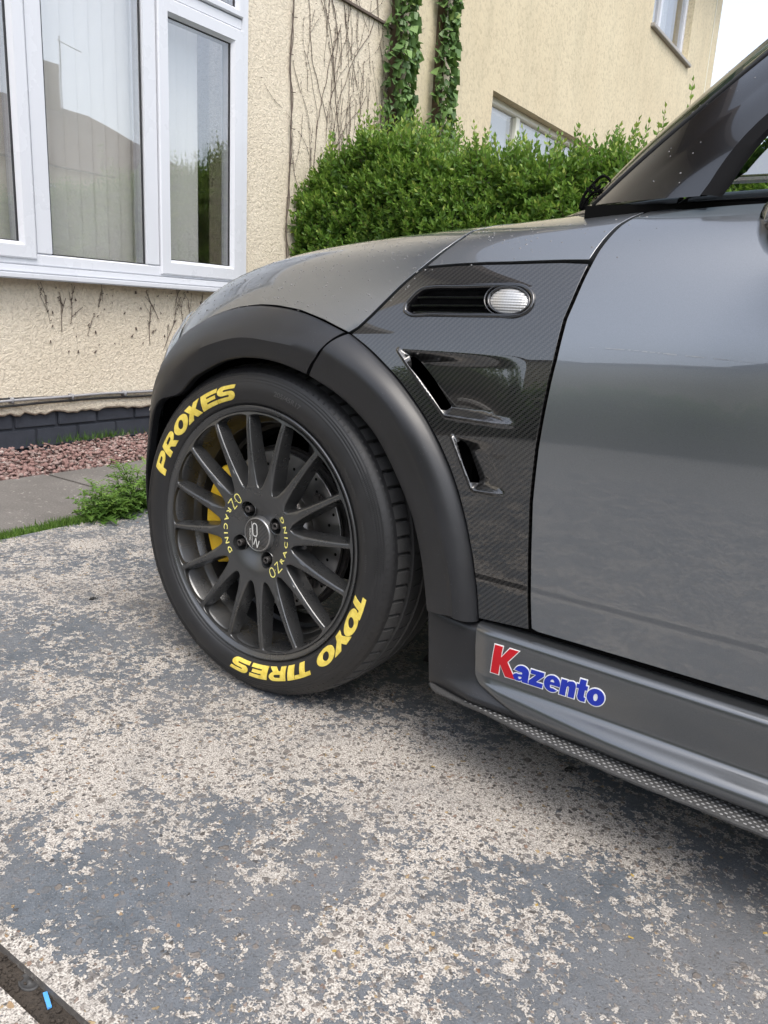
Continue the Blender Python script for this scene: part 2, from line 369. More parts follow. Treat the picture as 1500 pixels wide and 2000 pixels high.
# path of big slabs in front of the gravel strip
pth = thing('path', None, None); del_keys = [pth.pop(k) for k in list(pth.keys())]; pth['kind'] = 'structure'
ys = [-2.6, -1.55, -.7, .15, .79, 1.55, 2.4, 2.95]
for a, c in zip(ys[:-1], ys[1:]):
    b = MB(); b.box((-1.93, a + .005, -.065), (-1.205, c - .005, -.012 - random.uniform(0, .004)), .006); b.build('paving_slab', M['slab'], pth)
b = MB(); b.box((-1.96, -2.6, -.068), (-1.18, 3.0, -.035)); o = b.build('path_joint_soil', M['dark_ground']); tag(o, kind='structure')

# ================================================================ HOUSE AND NEIGHBOUR
WX = -2.52
def wall_mb(y0, y1, z0, z1, holes, depth=.28, xf=WX):
    """wall slab facing +X with rectangular openings (butted boxes, reveals real)"""
    b = MB(); ycut = sorted({y0, y1} | {h[0] for h in holes} | {h[1] for h in holes})
    for a, c in zip(ycut[:-1], ycut[1:]):
        hs = sorted([h for h in holes if h[0] <= a and h[1] >= c], key=lambda h: h[2]); z = z0
        for h in hs + [None]:
            zt = h[2] if h else z1
            if zt > z + 1e-6:
                b.add([(xf, a, z), (xf, c, z), (xf, c, zt), (xf, a, zt)], [(0, 1, 2, 3)])
            if h:
                d = xf - depth
                b.add([(xf, a, h[2]), (xf, c, h[2]), (d, c, h[2]), (d, a, h[2])], [(0, 3, 2, 1)])
                b.add([(xf, a, h[3]), (xf, c, h[3]), (d, c, h[3]), (d, a, h[3])], [(0, 1, 2, 3)])
                if a == h[0]: b.add([(xf, a, h[2]), (xf, a, h[3]), (d, a, h[3]), (d, a, h[2])], [(0, 1, 2, 3)])
                if c == h[1]: b.add([(xf, c, h[2]), (xf, c, h[3]), (d, c, h[3]), (d, c, h[2])], [(3, 2, 1, 0)])
                z = h[3]
    b.add([(xf, y1, z0), (xf, y1, z1), (xf - 4, y1, z1), (xf - 4, y1, z0)], [(3, 2, 1, 0)])
    b.add([(xf, y0, z0), (xf, y0, z1), (xf - 4, y0, z1), (xf - 4, y0, z0)], [(0, 1, 2, 3)])
    b.add([(xf, y0, z1), (xf, y1, z1), (xf - 4, y1, z1), (xf - 4, y0, z1)], [(0, 1, 2, 3)])
    return b
house = thing('house', 'cream roughcast house wall with wide white window, black painted brick along its foot', 'house')
W0, W1, WZ0, WZ1 = -.10, 2.492, .79, 2.72
wall_mb(-2.6, 3.93, .175, 4.5, [(W0, W1, WZ0, WZ1)]).build('wall', M['roughcast'], house)
# broken lower edge of the roughcast
V = []; F = []; nn = 260
for i in range(nn + 1):
    y = -2.6 + 6.53 * i / nn; z = .140 + .008 * math.sin(y * 3.1) + random.uniform(-.009, .009)
    V += [(WX + .004, y, .185), (WX + .012, y, z + .012), (WX + .004, y, z), (WX - .02, y, z + .004)]
for i in range(nn):
    for k in range(3): F.append((i * 4 + k, i * 4 + k + 1, i * 4 + k + 5, i * 4 + k + 4))
meshobj('ragged_render_edge', V, F, M['roughcast'], house, True)
b = MB(); b.box((WX - .2, -2.6, -.07), (WX - .022, 3.93, .174)); b.build('plinth_mortar', M['mortar'], house)
bh = .088
for row in range(3):
    z0 = -.027 + (row - 1) * (bh + .012); y = -2.6 + (.12 if row % 2 else 0)
    while y < 3.7:
        ln = .215 + random.uniform(-.004, .004); b = MB()
        pr = random.uniform(-.003, .003)
        b.box((WX - .06, y, z0), (WX - .012 + pr, y + ln, min(z0 + bh, .172)), .0035); b.build('brick', M['brick_blue'], house); y += ln + .012

def member(b, y0, y1, z0, z1, xb, xf, bev=.006): b.box((xb, y0, z0), (xf, y1, z1), bev)
def ring_frame(b, y0, y1, z0, z1, w, xb, xf, bev=.006, chamfer=.012):
    """mitred frame with a sloping inner bead"""
    for k in range(4):
        o = [(y0, z0), (y1, z0), (y1, z1), (y0, z1)]; i = [(y0 + w, z0 + w), (y1 - w, z0 + w), (y1 - w, z1 - w), (y0 + w, z1 - w)]
        i2 = [(y0 + w - chamfer, z0 + w - chamfer), (y1 - w + chamfer, z0 + w - chamfer), (y1 - w + chamfer, z1 - w + chamfer), (y0 + w - chamfer, z1 - w + chamfer)]
        e = bev; oo = [(y0 + e, z0 + e), (y1 - e, z0 + e), (y1 - e, z1 - e), (y0 + e, z1 - e)]
        a, c = k, (k + 1) % 4
        V = []
        for (P, x) in ((o, xb), (o, xf - e), (oo, xf), (i2, xf), (i, xf - chamfer * 1.3), (i, xb)):
            V += [(x, *P[a]), (x, *P[c])]
        b.add(V, [(2 * q, 2 * q + 1, 2 * q + 3, 2 * q + 2) for q in range(5)])
    return b
win = thing('window', None, None, parent=house); [win.pop(k) for k in list(win.keys())]
fb, ff = WX - .06, WX + .05     # frame back / front (x)
b = MB(); ring_frame(b, W0, W1, WZ0 + .028, WZ1, .052, fb, ff - .012, .006, .006); b.build('frame', M['upvc'], win)
for (y0, y1) in ((1.150, 1.236), (1.765, 1.852)):
    b = MB(); member(b, y0 + .002, y1 - .002, WZ0 + .081, WZ1 - .053, fb + .002, ff - .013, .005); b.build('mullion', M['upvc'], win)
b = MB(); member(b, 1.853, W1 - .053, 2.146, 2.2, fb + .003, ff - .014, .005); b.build('transom', M['upvc'], win)
b = MB(); member(b, W0 + .053, 1.149, 2.146, 2.2, fb + .003, ff - .014, .005); b.build('transom', M['upvc'], win)
def sash(y0, y1, z0, z1, w, xf=ff):
    b = MB(); ring_frame(b, y0, y1, z0, z1, w, fb + .02, xf, .006, .016); s = b.build('sash', M['upvc'], win)
    pane(y0 + w, y1 - w, z0 + w, z1 - w, s)
def pane(y0, y1, z0, z1, parent):
    b = MB(); xg = WX + .022
    g = .004
    for (a, c, d, e) in ((y0, y1, z0, z0 + g), (y0, y1, z1 - g, z1), (y0, y0 + g, z0 + g, z1 - g), (y1 - g * 1.6, y1, z0 + g, z1 - g)):
        b.box((xg - .004, a, d), (xg + .004, c, e))
    b.build('gasket', M['gasket'], win)
    b = MB(); b.box((xg - .024, y0, z0), (xg - .002, y1, z1)); o = b.build('pane', M['glass'], win)
sash(1.853, 2.440, .830, 2.143, .077); sash(1.853, 2.440, 2.203, 2.665, .045)
sash(.12, 1.148, .845, 2.143, .072); sash(.12, 1.148, 2.203, 2.665, .045)
pane(1.238, 1.763, .872, 2.665, win)
b = MB(); b.box((WX - .05, W0 - .03, WZ0 - .034), (WX + .095, W1 + .03, WZ0 - .008), .005); b.box((WX - .05, W0, WZ0 - .006), (WX + .06, W1, WZ0 + .026), .004)
b.build('sill', M['upvc'], win)
b = MB(); b.box((WX - 3.2, -3.5, .1), (WX - 3.1, 3.8, 3)); b.build('interior_wall', M['room'], house)
b = MB(); b.box((WX - 3.2, -3.5, .02), (WX - .3, 3.8, .1)); b.build('interior_floor', M['room'], house)
b = MB(); b.box((WX - 3.2, -3.5, 3), (WX - .3, 3.8, 3.08)); b.build('interior_ceiling', M['room'], house)
vb = thing('vertical_blind', 'pale vertical blind of long fabric slats hanging behind the white window', 'blind')
y = .02
while y < 2.26:
    a = math.radians(13 + random.uniform(-2, 2)); w = .044; V = []; F = []
    for k in range(5):
        s = (k / 4 - .5) * 2; cx = WX - .14 + math.sin(a) * w * s + .006 * (1 - s * s); cy = y + math.cos(a) * w * s
        V += [(cx, cy, .86), (cx, cy, 2.68)]
    F = [(2 * k, 2 * k + 2, 2 * k + 3, 2 * k + 1) for k in range(4)]
    meshobj('blind_slat', V, F, M['blind'], vb, True); y += .076
b = MB(); b.box((WX - .17, .0, 2.681), (WX - .11, 2.44, 2.715)); b.build('head_rail', M['upvc'], vb)

def pitched(y0, y1, ze, par):
    b = MB(); V = [(WX + .45, y0, ze), (WX + .45, y1, ze), (WX - 4, y1, ze + 2.6), (WX - 4, y0, ze + 2.6), (WX + .45, y0, ze - .12), (WX + .45, y1, ze - .12), (WX - 4, y1, ze + .1), (WX - 4, y0, ze + .1)]
    b.add(V, [(0, 1, 2, 3), (7, 6, 5, 4), (0, 4, 5, 1), (1, 5, 6, 2), (0, 3, 7, 4)]); b.build('roof', M['roof'], par)
pitched(-2.9, 3.93, 4.62, house)
neigh = thing('house', 'smooth cream rendered house wall beyond the hedge, small window low and one high up', 'house')
NW = (5.45, 7.9, 1.35, 2.575); UW = (9.30, 10.95, 4.22, 5.6)
wall_mb(3.932, 12.34, -.07, 5.9, [NW, UW], .14).build('wall', M['render'], neigh)
b = MB(); b.box((WX - .01, 11.99, 0), (WX + .012, 12.003, 5.8)); b.build('render_bead', M['cream_frame'], neigh)
def nwindow(y0, y1, z0, z1, splits, fm, name='window'):
    xb, xf = WX - .15, WX - .085
    w = thing(name, None, None, parent=neigh); [w.pop(k) for k in list(w.keys())]
    b = MB(); ring_frame(b, y0, y1, z0, z1, .06, xb, xf, .004, .01)
    for s in splits: b.box((xb, s - .04, z0 + .061), (xf - .002, s + .04, z1 - .061), .004)
    b.build('frame', fm, w)
    e = [y0 + .06] + [q for s in splits for q in (s - .04, s + .04)] + [y1 - .06]
    for k in range(0, len(e), 2):
        b = MB(); b.box((xb + .01, e[k] + .001, z0 + .061), (xb + .03, e[k + 1] - .001, z1 - .061)); b.build('pane', M['glass'], w)
    b = MB(); b.box((WX - .4, y0, z0), (WX - .36, y1, z1)); b.build('net_curtain', M['blind'], w)
nwindow(*NW, [6.15, 7.2], M['cream_frame'])
nwindow(*UW, [9.85], M['upvc'])
b = MB(); b.box((WX - .1, UW[0] - .04, UW[2] - .045), (WX + .05, UW[1] + .06, UW[2] - .002), .006); b.build('window_sill', simple('stone_sill', (.38, .36, .33), .7, nscale=8, namt=.2), neigh)
b = MB(); b.box((WX - .01, 2.9, 2.585), (WX + .02, 3.925, 2.6)); b.build('string_course', M['wood_dead'], house)

pitched(3.935, 12.25, 5.92, neigh)
# services clipped along the foot of the wall
def wob(y0, y1, n, z, amp, x, xa=.004, seed=0):
    r = random.Random(seed); ph = r.random() * 6
    return [(x + xa * math.sin(i * .9 + ph), y0 + (y1 - y0) * i / n, z + amp * math.sin(i * .55 + ph) + r.uniform(-.002, .002)) for i in range(n + 1)]
cb = MB(); cb.tube(curve(wob(-2, 3.8, 40, .212, .006, WX + .026, seed=1), 160), .0065, 8)
for y in np.arange(-1.8, 3.7, .31): cb.box((WX, y, .198), (WX + .038, y + .008, .226))
tag(cb.build('wall_cable', M['cable_white'], None, True), 'grey round cable clipped along the foot of the roughcast wall', 'cable', 'cables on the wall')
cb = MB(); cb.tube(curve(wob(-2, 3.8, 44, .190, .004, WX + .02, seed=2), 160), .006, 6)
tag(cb.build('wall_cable', M['cable_black'], None, True), 'thin black cable running just under the grey one along the wall', 'cable', 'cables on the wall')
cb = MB(); cb.tube(curve(wob(-2, 3.8, 30, .222, .009, WX + .012, seed=3), 160), .0045, 6)
tag(cb.build('wall_cable', M['cable_black'], None, True), 'thin black cable sagging behind and above the grey one along the wall', 'cable', 'cables on the wall')
# knotted cord hanging beside the window
pts = [(WX + .012 + .004 * math.sin(i), 2.875 + .006 * math.sin(i * 1.3) + (.012 if i < 16 else 0) * math.sin(i * .6), .35 + i * .1) for i in range(34)]
cb = MB(); cb.tube(curve(pts, 200), .0042, 5); cb.tube(curve([(p[0] + .004, p[1] + .011 * math.sin(i * 2.1), p[2]) for i, p in enumerate(pts)], 200), .003, 5)
for i, p in enumerate(pts[::2]):
    for s in (-1, 1): cb.tube([p, (p[0] + .012, p[1] + s * random.uniform(.014, .03), p[2] + random.uniform(-.004, .016))], .0025, 4)
tag(cb.build('light_string', M['wood_dead']), 'dark knotted cord hanging straight down the roughcast beside the window', 'cord')
def tendril(b, y, z, ln, ang, r, seed, forks=2, gaps=True):
    q = random.Random(seed); p = [np.array([WX + .005, y, z])]; a = ang
    n = max(3, int(ln / .035))
    for i in range(n):
        a += q.uniform(-.22, .22); a = a * .93 + ang * .07
        p.append(p[-1] + np.array([q.uniform(-.001, .001), math.sin(a), math.cos(a)]) * (ln / n))
    i = 0
    while i < n - 1:
        k = q.randint(2, 6) if gaps else n
        b.tube(p[i:i + k + 1], r * q.uniform(.5, 1.1), 4); i += k + (q.randint(0, 2) if gaps else 0)
    for _ in range(int(ln * 26)):
        c = p[q.randint(0, n)]; s = q.uniform(.004, .009)
        b.tube([c, c + np.array([.002, q.choice((-1, 1)) * s, q.uniform(-.004, .01)])], .0016, 4, False)
    for _ in range(forks):
        c = p[q.randint(1, n - 1)]; tendril(b, c[1], c[2], ln * q.uniform(.25, .5), ang + q.uniform(-.6, .6), r * .7, q.randint(0, 9999), 0, gaps)
cb = MB()
for i in range(44):
    y = random.uniform(3.0, 3.92); tendril(cb, y, random.uniform(.9, 2.3), random.uniform(.4, 1.3), random.uniform(-.22, .22), .0019, i, 2)
for y, ln in ((3.34, 2.2), (3.52, 2.0), (3.12, 1.6), (3.66, 1.9)): tendril(cb, y, .9, ln,   .04, .0030, int(y * 100), 3, False)
tag(cb.build('dead_vine', M['wood_dead']), 'dry vine stems spread over the roughcast between cord and hedge', 'vine')
cb = MB()
for i, y in enumerate((1.22, 1.33, 1.28, 1.42, 1.80, 1.86, 1.90, 1.97, 2.03, 2.10, 2.2, 2.3, 2.36)):
    tendril(cb, y, random.uniform(.44, .60), random.uniform(.14, .28), random.uniform(-.35, .35), .0018, 50 + i, 4)
for i in range(46):
    y = random.uniform(1.1, 2.4); z = random.uniform(.42, .735); s = random.uniform(.004, .010)
    cb.tube([(WX + .004, y, z), (WX + .007, y + random.uniform(-s, s), z + s * 1.4)], [s * .55, s * .3], 5)
tendril(cb, 2.06, .24, .3, .03, .002, 77, 1)
tag(cb.build('dead_vine', M['wood_dead']), 'dark dried vine scraps stuck to the roughcast right under the window sill', 'vine')

# ================================================================ LEAVES
def leaves(name, base, dirn, length, width, tint, m, parent=None, fold=.25, seed=1, bend=.15):
    """one mesh of many folded leaf blades (base point, unit direction, size, tint)"""
    r = np.random.default_rng(seed); n = len(base); d = dirn / np.linalg.norm(dirn, axis=1, keepdims=True)
    a = r.normal(size=(n, 3)); s = np.cross(d, a); s /= np.linalg.norm(s, axis=1, keepdims=True); u = np.cross(s, d)
    Lq = length[:, None]; Wq = width[:, None]
    mid = base + d * Lq * .45
    v0 = base; v1 = mid + s * Wq * .5 + u * Wq * fold; v2 = base + d * Lq - u * Lq * bend; v3 = mid - s * Wq * .5 + u * Wq * fold
    V = np.stack([v0, v1, v2, v3], 1).reshape(-1, 3); i = np.arange(n) * 4
    F = np.stack([np.stack([i, i + 1, i + 2], 1), np.stack([i, i + 2, i + 3], 1)], 1).reshape(-1, 3)
    o = meshobj(name, V, F, m, parent)
    at = o.data.attributes.new('tint', 'FLOAT', 'POINT'); at.data.foreach_set('value', np.repeat(np.clip(tint, 0, 1), 4).astype(np.float32))
    return o
def privet(name, surf_pts, normals, shoot_len, seed, parent, stems=True, lsz=.048, nleaf=15, tintb=0.0):
    r = np.random.default_rng(seed); n = len(surf_pts)
    dirs = normals * .75 + np.array([0, 0, .75]) + r.normal(size=(n, 3)) * .33; dirs /= np.linalg.norm(dirs, axis=1, keepdims=True)
    B = []; D = []; T = []; Lh = []
    for k in range(nleaf):
        t = (k // 2 + .5) / (nleaf / 2); ang = (k % 2) * PI + (k // 2) * PI / 2 + .6
        a = np.cross(dirs, np.array([.31, .77, .2])); a /= np.linalg.norm(a, axis=1, keepdims=True); c = np.cross(dirs, a)
        side = a * math.cos(ang) + c * math.sin(ang)
        B.append(surf_pts + dirs * (shoot_len[:, None] * t)); D.append(side * (1.15 - .8 * t) + dirs * (.45 + .6 * t) + r.normal(size=(n, 3)) * .22)
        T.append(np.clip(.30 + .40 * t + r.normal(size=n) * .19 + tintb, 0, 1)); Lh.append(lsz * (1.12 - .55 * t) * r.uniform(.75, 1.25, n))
    B = np.concatenate(B); D = np.concatenate(D); T = np.concatenate(T); Lh = np.concatenate(Lh)
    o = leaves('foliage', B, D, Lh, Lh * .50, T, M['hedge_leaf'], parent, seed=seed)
    if stems:
        b = MB()
        for i in range(0, n): b.tube([surf_pts[i] - dirs[i] * .05, surf_pts[i] + dirs[i] * shoot_len[i] * .98], [.0017, .0008], 3, False)
        b.build('twigs', M['twig'], parent)
    return o
hedge = thing('hedge', 'dense green privet hedge with loose upright shoots behind the car bonnet', 'hedge', (0, 0, 0))
def hedge_top(x, y): return float(np.interp(x, [-2.6, -2.5, -2.4, -2.25, -2.1, -1.9, -1.4, -1.0, -.5, 0, 3], [1.20, 1.36, 1.47, 1.55, 1.60, 1.60, 1.46, 1.43, 1.42, 1.35, 1.30])) + .025 * math.sin(x * 9) + .02 * math.sin(x * 17)
HY0, HY1 = 2.99, 4.1
r = np.random.default_rng(3)
pts = []; nor = []; ln = []
for i in range(5900):        # face towards the drive
    x = r.uniform(-2.50, 1.6); z = r.uniform(.45, 1) ; zt = hedge_top(x, HY0)
    z = .02 + (zt - .02) * r.uniform(0, 1) ** .8; bulge = .10 * math.sin(min(1, (zt - z) / .35) * PI / 2) + .03 * math.sin(x * 7 + z * 5) + r.uniform(-.06, .03)
    pts.append((x, HY0 + .10 - bulge, z)); nor.append((r.uniform(-.3, .3), -1, .15)); ln.append(r.uniform(.07, .15))
for i in range(3300):        # top
    x = r.uniform(-2.50, 1.6); y = r.uniform(HY0 + .02, HY1); pts.append((x, y, hedge_top(x, y) + r.uniform(-.12, .03))); nor.append((r.uniform(-.2, .2), -.15, .9))
    ln.append(r.uniform(.08, .18) + (.10 if r.random() < .12 else 0))
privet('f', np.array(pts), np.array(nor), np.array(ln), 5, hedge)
pts = []; nor = []; ln = []
for i in range(430):         # tall young shoots above the cut line
    x = r.uniform(-2.4, 1.2); y = r.uniform(HY0 + .02, HY0 + .6); pts.append((x, y, hedge_top(x, y) - .05)); nor.append((r.uniform(-.2, .2), 0, 1.0)); ln.append(r.uniform(.16, .34))
for (px_, py_, hh) in ((740, 200, .42), (760, 215, .36), (730, 225, .40), (1355, 150, .42), (1300, 205, .30), (1125, 245, .24), (1180, 260, .22), (1245, 262, .22), (890, 228, .2), (690, 265, .3), (640, 300, .16)):
    q = atY(px_, py_, HY0 + .2); pts.append((q[0], q[1], q[2] - hh)); nor.append((0, 0, 1.4)); ln.append(hh)
privet('g', np.array(pts), np.array(nor), np.array(ln), 9, hedge, nleaf=20, tintb=.16)
pts = []; nor = []; ln = []
for i in range(2600):        # the part of the hedge further out along the drive (seen mirrored)
    x = r.uniform(1.6, 9); f = r.random() < .6
    if f: pts.append((x, HY0 + r.uniform(-.06, .06), r.uniform(.2, hedge_top(x, 0))))
    else: pts.append((x, r.uniform(HY0, HY1), hedge_top(x, 0) + r.uniform(-.05, .05)))
    nor.append((0, -1 if f else 0, .2 if f else 1)); ln.append(r.uniform(.10, .18))
privet('h', np.array(pts), np.array(nor), np.array(ln), 11, hedge, stems=False, lsz=.075, nleaf=12)
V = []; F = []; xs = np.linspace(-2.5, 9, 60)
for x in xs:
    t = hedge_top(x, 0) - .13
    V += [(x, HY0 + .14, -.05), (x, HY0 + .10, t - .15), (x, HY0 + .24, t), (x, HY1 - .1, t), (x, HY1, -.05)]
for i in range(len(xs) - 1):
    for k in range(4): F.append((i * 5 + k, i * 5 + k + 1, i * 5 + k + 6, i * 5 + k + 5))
F.append((0, 1, 2, 3, 4)); meshobj('dark_core', V, F, M['hedge_core'], hedge)  # solid core against see-through, hedge shade put into its colour
# ivy columns climbing the wall
def ivy(label, yc, hw, z0, z1, n, seed, lean=0.0):
    t = thing('ivy', label, 'climbing plant', (0, 0, 0), 'ivy columns on the neighbouring wall')
    r = np.random.default_rng(seed); z = r.uniform(z0, z1, n); wv = hw * (1 + .22 * np.sin(z * 5 + seed) + .12 * np.sin(z * 13)); off = lean * (z - z0)
    a = r.uniform(-1, 1, n); dep = np.sqrt(np.clip(1 - a * a, 0, 1)) * .11 * r.uniform(.5, 1.1, n)
    B = np.stack([WX + .02 + dep, yc + off + a * wv, z], 1)
    D = np.stack([.35 + r.uniform(0, .5, n), a * .6 + r.normal(size=n) * .3, -.8 + r.normal(size=n) * .25], 1)
    sz = r.uniform(.034, .085, n)
    leaves('foliage', B, D, sz, sz * .95, np.clip(.45 + r.normal(size=n) * .22 + .25 * (dep / .11 - .5), 0, 1), M['ivy_leaf'], t, fold=.10, seed=seed, bend=.1)
    V = []; F = []; zs = np.linspace(z0, z1, 30)
    for q in zs:
        for k in range(7):
            g = -1 + 2 * k / 6; V.append((WX + .004 + .05 * math.sqrt(max(0, 1 - g * g)), yc + lean * (q - z0) + g * hw * .45, q))
    for i in range(29):
        for k in range(6): F.append((i * 7 + k, i * 7 + k + 1, i * 7 + k + 8, i * 7 + k + 7))
    meshobj('stems', V, F, M['twig'], t)
ivy('thicker column of glossy ivy climbing the join between the two walls', 3.95, .125, 1.35, 5.5, 2300, 21, .0)
ivy('slimmer column of ivy on the smooth cream wall', 4.53, .105, 1.5, 5.5, 1800, 22, .0)

# ================================================================ GRAVEL, WEEDS, MOSS
def rocks(name, P, size, m, seed, flat=.6, parent=None):
    r = np.random.default_rng(seed); t = (1 + 5 ** .5) / 2
    ico = np.array([(-1, t, 0), (1, t, 0), (-1, -t, 0), (1, -t, 0), (0, -1, t), (0, 1, t), (0, -1, -t), (0, 1, -t), (t, 0, -1), (t, 0, 1), (-t, 0, -1), (-t, 0, 1)]) / math.sqrt(1 + t * t)
    fi = np.array([(0, 11, 5), (0, 5, 1), (0, 1, 7), (0, 7, 10), (0, 10, 11), (1, 5, 9), (5, 11, 4), (11, 10, 2), (10, 7, 6), (7, 1, 8), (3, 9, 4), (3, 4, 2), (3, 2, 6), (3, 6, 8), (3, 8, 9), (4, 9, 5), (2, 4, 11), (6, 2, 10), (8, 6, 7), (9, 8, 1)])
    n = len(P); V = ico[None] * r.uniform(.7, 1.3, (n, 12, 1)) * np.stack([r.uniform(.7, 1.35, n), r.uniform(.6, 1.0, n), r.uniform(.4, .7, n) * flat / .6], 1)[:, None, :] * size[:, None, None]
    a = r.uniform(0, 2 * PI, n); c, s = np.cos(a), np.sin(a); e = r.uniform(-.6, .6, n); ce, se = np.cos(e), np.sin(e)
    x, y, z = V[..., 0], V[..., 1], V[..., 2]; y2 = y * ce[:, None] - z * se[:, None]; z2 = y * se[:, None] + z * ce[:, None]
    V = np.stack([x * c[:, None] - y2 * s[:, None], x * s[:, None] + y2 * c[:, None], z2], -1) + P[:, None]
    F = (fi[None] + (np.arange(n) * 12)[:, None, None]).reshape(-1, 3); o = meshobj(name, V.reshape(-1, 3), F, m, parent)
    at = o.data.attributes.new('tint', 'FLOAT', 'POINT'); at.data.foreach_set('value', np.repeat(r.random(n), 12).astype(np.float32)); return o
m, nt, p = mat('red_gravel'); a = nt.nodes.new('ShaderNodeAttribute'); a.attribute_name = 'tint'
L(nt, mix(nt, ramp(nt, noise(nt, coords(nt), 90, 3), [(.3, 0.0), (.7, .5)]), ramp(nt, a.outputs['Fac'], [(0, (.15, .085, .075)), (.3, (.23, .135, .12)), (.6, (.31, .20, .18)), (.85, (.27, .22, .20)), (.97, (.38, .30, .27)), (1, (.6, .57, .52))]), (.21, .13, .115)), p.inputs['Base Color']); p.inputs['Roughness'].default_value = .9; M['gravel'] = m
n = 11000; r = np.random.default_rng(31); P = np.stack([r.uniform(-2.5, -1.915, n), r.uniform(-.6, 2.9, n), r.uniform(-.055, -.006, n)], 1)
tag(rocks('gravel', P, r.uniform(.007, .015, n), M['gravel'], 32), kind='stuff')
def blades(P, h, w, r):
    n = len(P); a = r.uniform(0, 2 * PI, n); l = r.uniform(-.5, .5, (n, 2)) * h[:, None]
    s = np.stack([np.cos(a), np.sin(a), np.zeros(n)], 1) * w[:, None]
    tip = P + np.concatenate([l, h[:, None]], 1); V = np.stack([P - s, P + s, tip], 1).reshape(-1, 3); return V, np.arange(n * 3).reshape(-1, 3)
r = np.random.default_rng(41); n = 6500
yy = r.uniform(-.4, .52, n); xx = -1.192 + r.normal(size=n) * .022 - .03 * np.exp(-((yy - .3) / .12) ** 2)
hh = r.uniform(.004, .016, n) + .022 * np.exp(-((yy - .42) / .07) ** 2) + .012 * np.exp(-((yy - .22) / .1) ** 2)
V, F = blades(np.stack([xx, yy, np.full(n, -.014)], 1), hh, r.uniform(.0012, .003, n), r)
o = meshobj('moss_and_grass', V, F, M['weed_leaf']); at = o.data.attributes.new('tint', 'FLOAT', 'POINT'); at.data.foreach_set('value', np.repeat(r.random(n), 3).astype(np.float32)); tag(o, kind='stuff')
r = np.random.default_rng(43); n = 300
V, F = blades(np.stack([-2.46 + r.normal(size=n) * .02, 1.42 + r.normal(size=n) * .16, np.full(n, 0.0)], 1), r.uniform(.01, .05, n), r.uniform(.001, .003, n), r)
o = meshobj('small_grass', V, F, M['weed_leaf']); at = o.data.attributes.new('tint', 'FLOAT', 'POINT'); at.data.foreach_set('value', np.repeat(r.random(n) * .5, 3).astype(np.float32)); tag(o, kind='stuff')
def serrated(b, base, d, up, ln, wd, tints, t, lobes=5, q=random):
    """a toothed leaf as a fan of facets along a drooping midrib"""
    d = np.array(d, float); d /= np.linalg.norm(d); up = np.array(up, float); s = np.cross(d, up); s /= np.linalg.norm(s) + 1e-9; u = np.cross(s, d)
    mid = [np.array(base) + d * ln * k / lobes - u * ln * .35 * (k / lobes) ** 2 for k in range(lobes + 1)]; V = []; F = []
    for k, c in enumerate(mid):
        f = math.sin(PI * min(1, (k + .35) / (lobes + .3))) ** .8
        V += [c, c + s * wd * f + u * wd * .25 + d * ln * .10, c - s * wd * f + u * wd * .25 + d * ln * .10,
              c + s * wd * f * .45 + d * ln * .10, c - s * wd * f * .45 + d * ln * .10]
    for k in range(lobes):
        a = 5 * k; n = a + 5; F += [(a, a + 3, n), (a, a + 1, a + 3), (a, n, a + 4), (a, a + 4, a + 2)]
    b.add(V, F); tints += [t] * len(V)
def weed(name, label, x, y, z, h, rad, nst, seed):
    q = random.Random(seed); t = thing(name, label, 'plant'); b = MB(); st = MB(); T = []; t['group'] = 'weeds in the slab joint'
    for i in range(nst):
        a = q.uniform(0, 2 * PI); rr = rad * math.sqrt(q.random()) ; sh = h * q.uniform(.45, 1) * (1.1 - .6 * rr / rad)
        base = np.array([x + .25 * rr * math.cos(a), y + .25 * rr * math.sin(a), z]); top = np.array([x + rr * math.cos(a), y + rr * math.sin(a), z + sh])
        st.tube([base, (base + top) / 2 + np.array([0, 0, .1 * sh]), top], [.0022, .0018, .001], 4, False)
        for k in range(11):
            f = .12 + .88 * k / 10; c = base + (top - base) * f; aa = k * 2.4 + i
            dn = np.array([math.cos(aa), math.sin(aa), .1 + 1.0 * f ** 2]); ln = .095 * (1.15 - .65 * f) * q.uniform(.7, 1.2)
            serrated(b, c, dn, (0, 0, 1), ln, ln * q.uniform(.22, .34), T, min(1, max(0, .15 + .6 * f + q.uniform(-.2, .2))))
    o = b.build('leaves', M['weed_leaf'], t); at = o.data.attributes.new('tint', 'FLOAT', 'POINT'); at.data.foreach_set('value', np.array(T, dtype=np.float32))
    st.build('stems', M['weed_leaf'], t)
weed('weed', 'leafy green weed growing from the slab joint just left of the tyre', -1.21, .62, -.02, .20, .13, 19, 3)
weed('weed', 'taller back shoot of green weed close to the front of the car', -1.25, .74, -.02, .27, .09, 14, 5)
weed('weed', 'smallest green weed, low beside the left leafy clump', -1.2, .53, -.02, .15, .08, 12, 6)

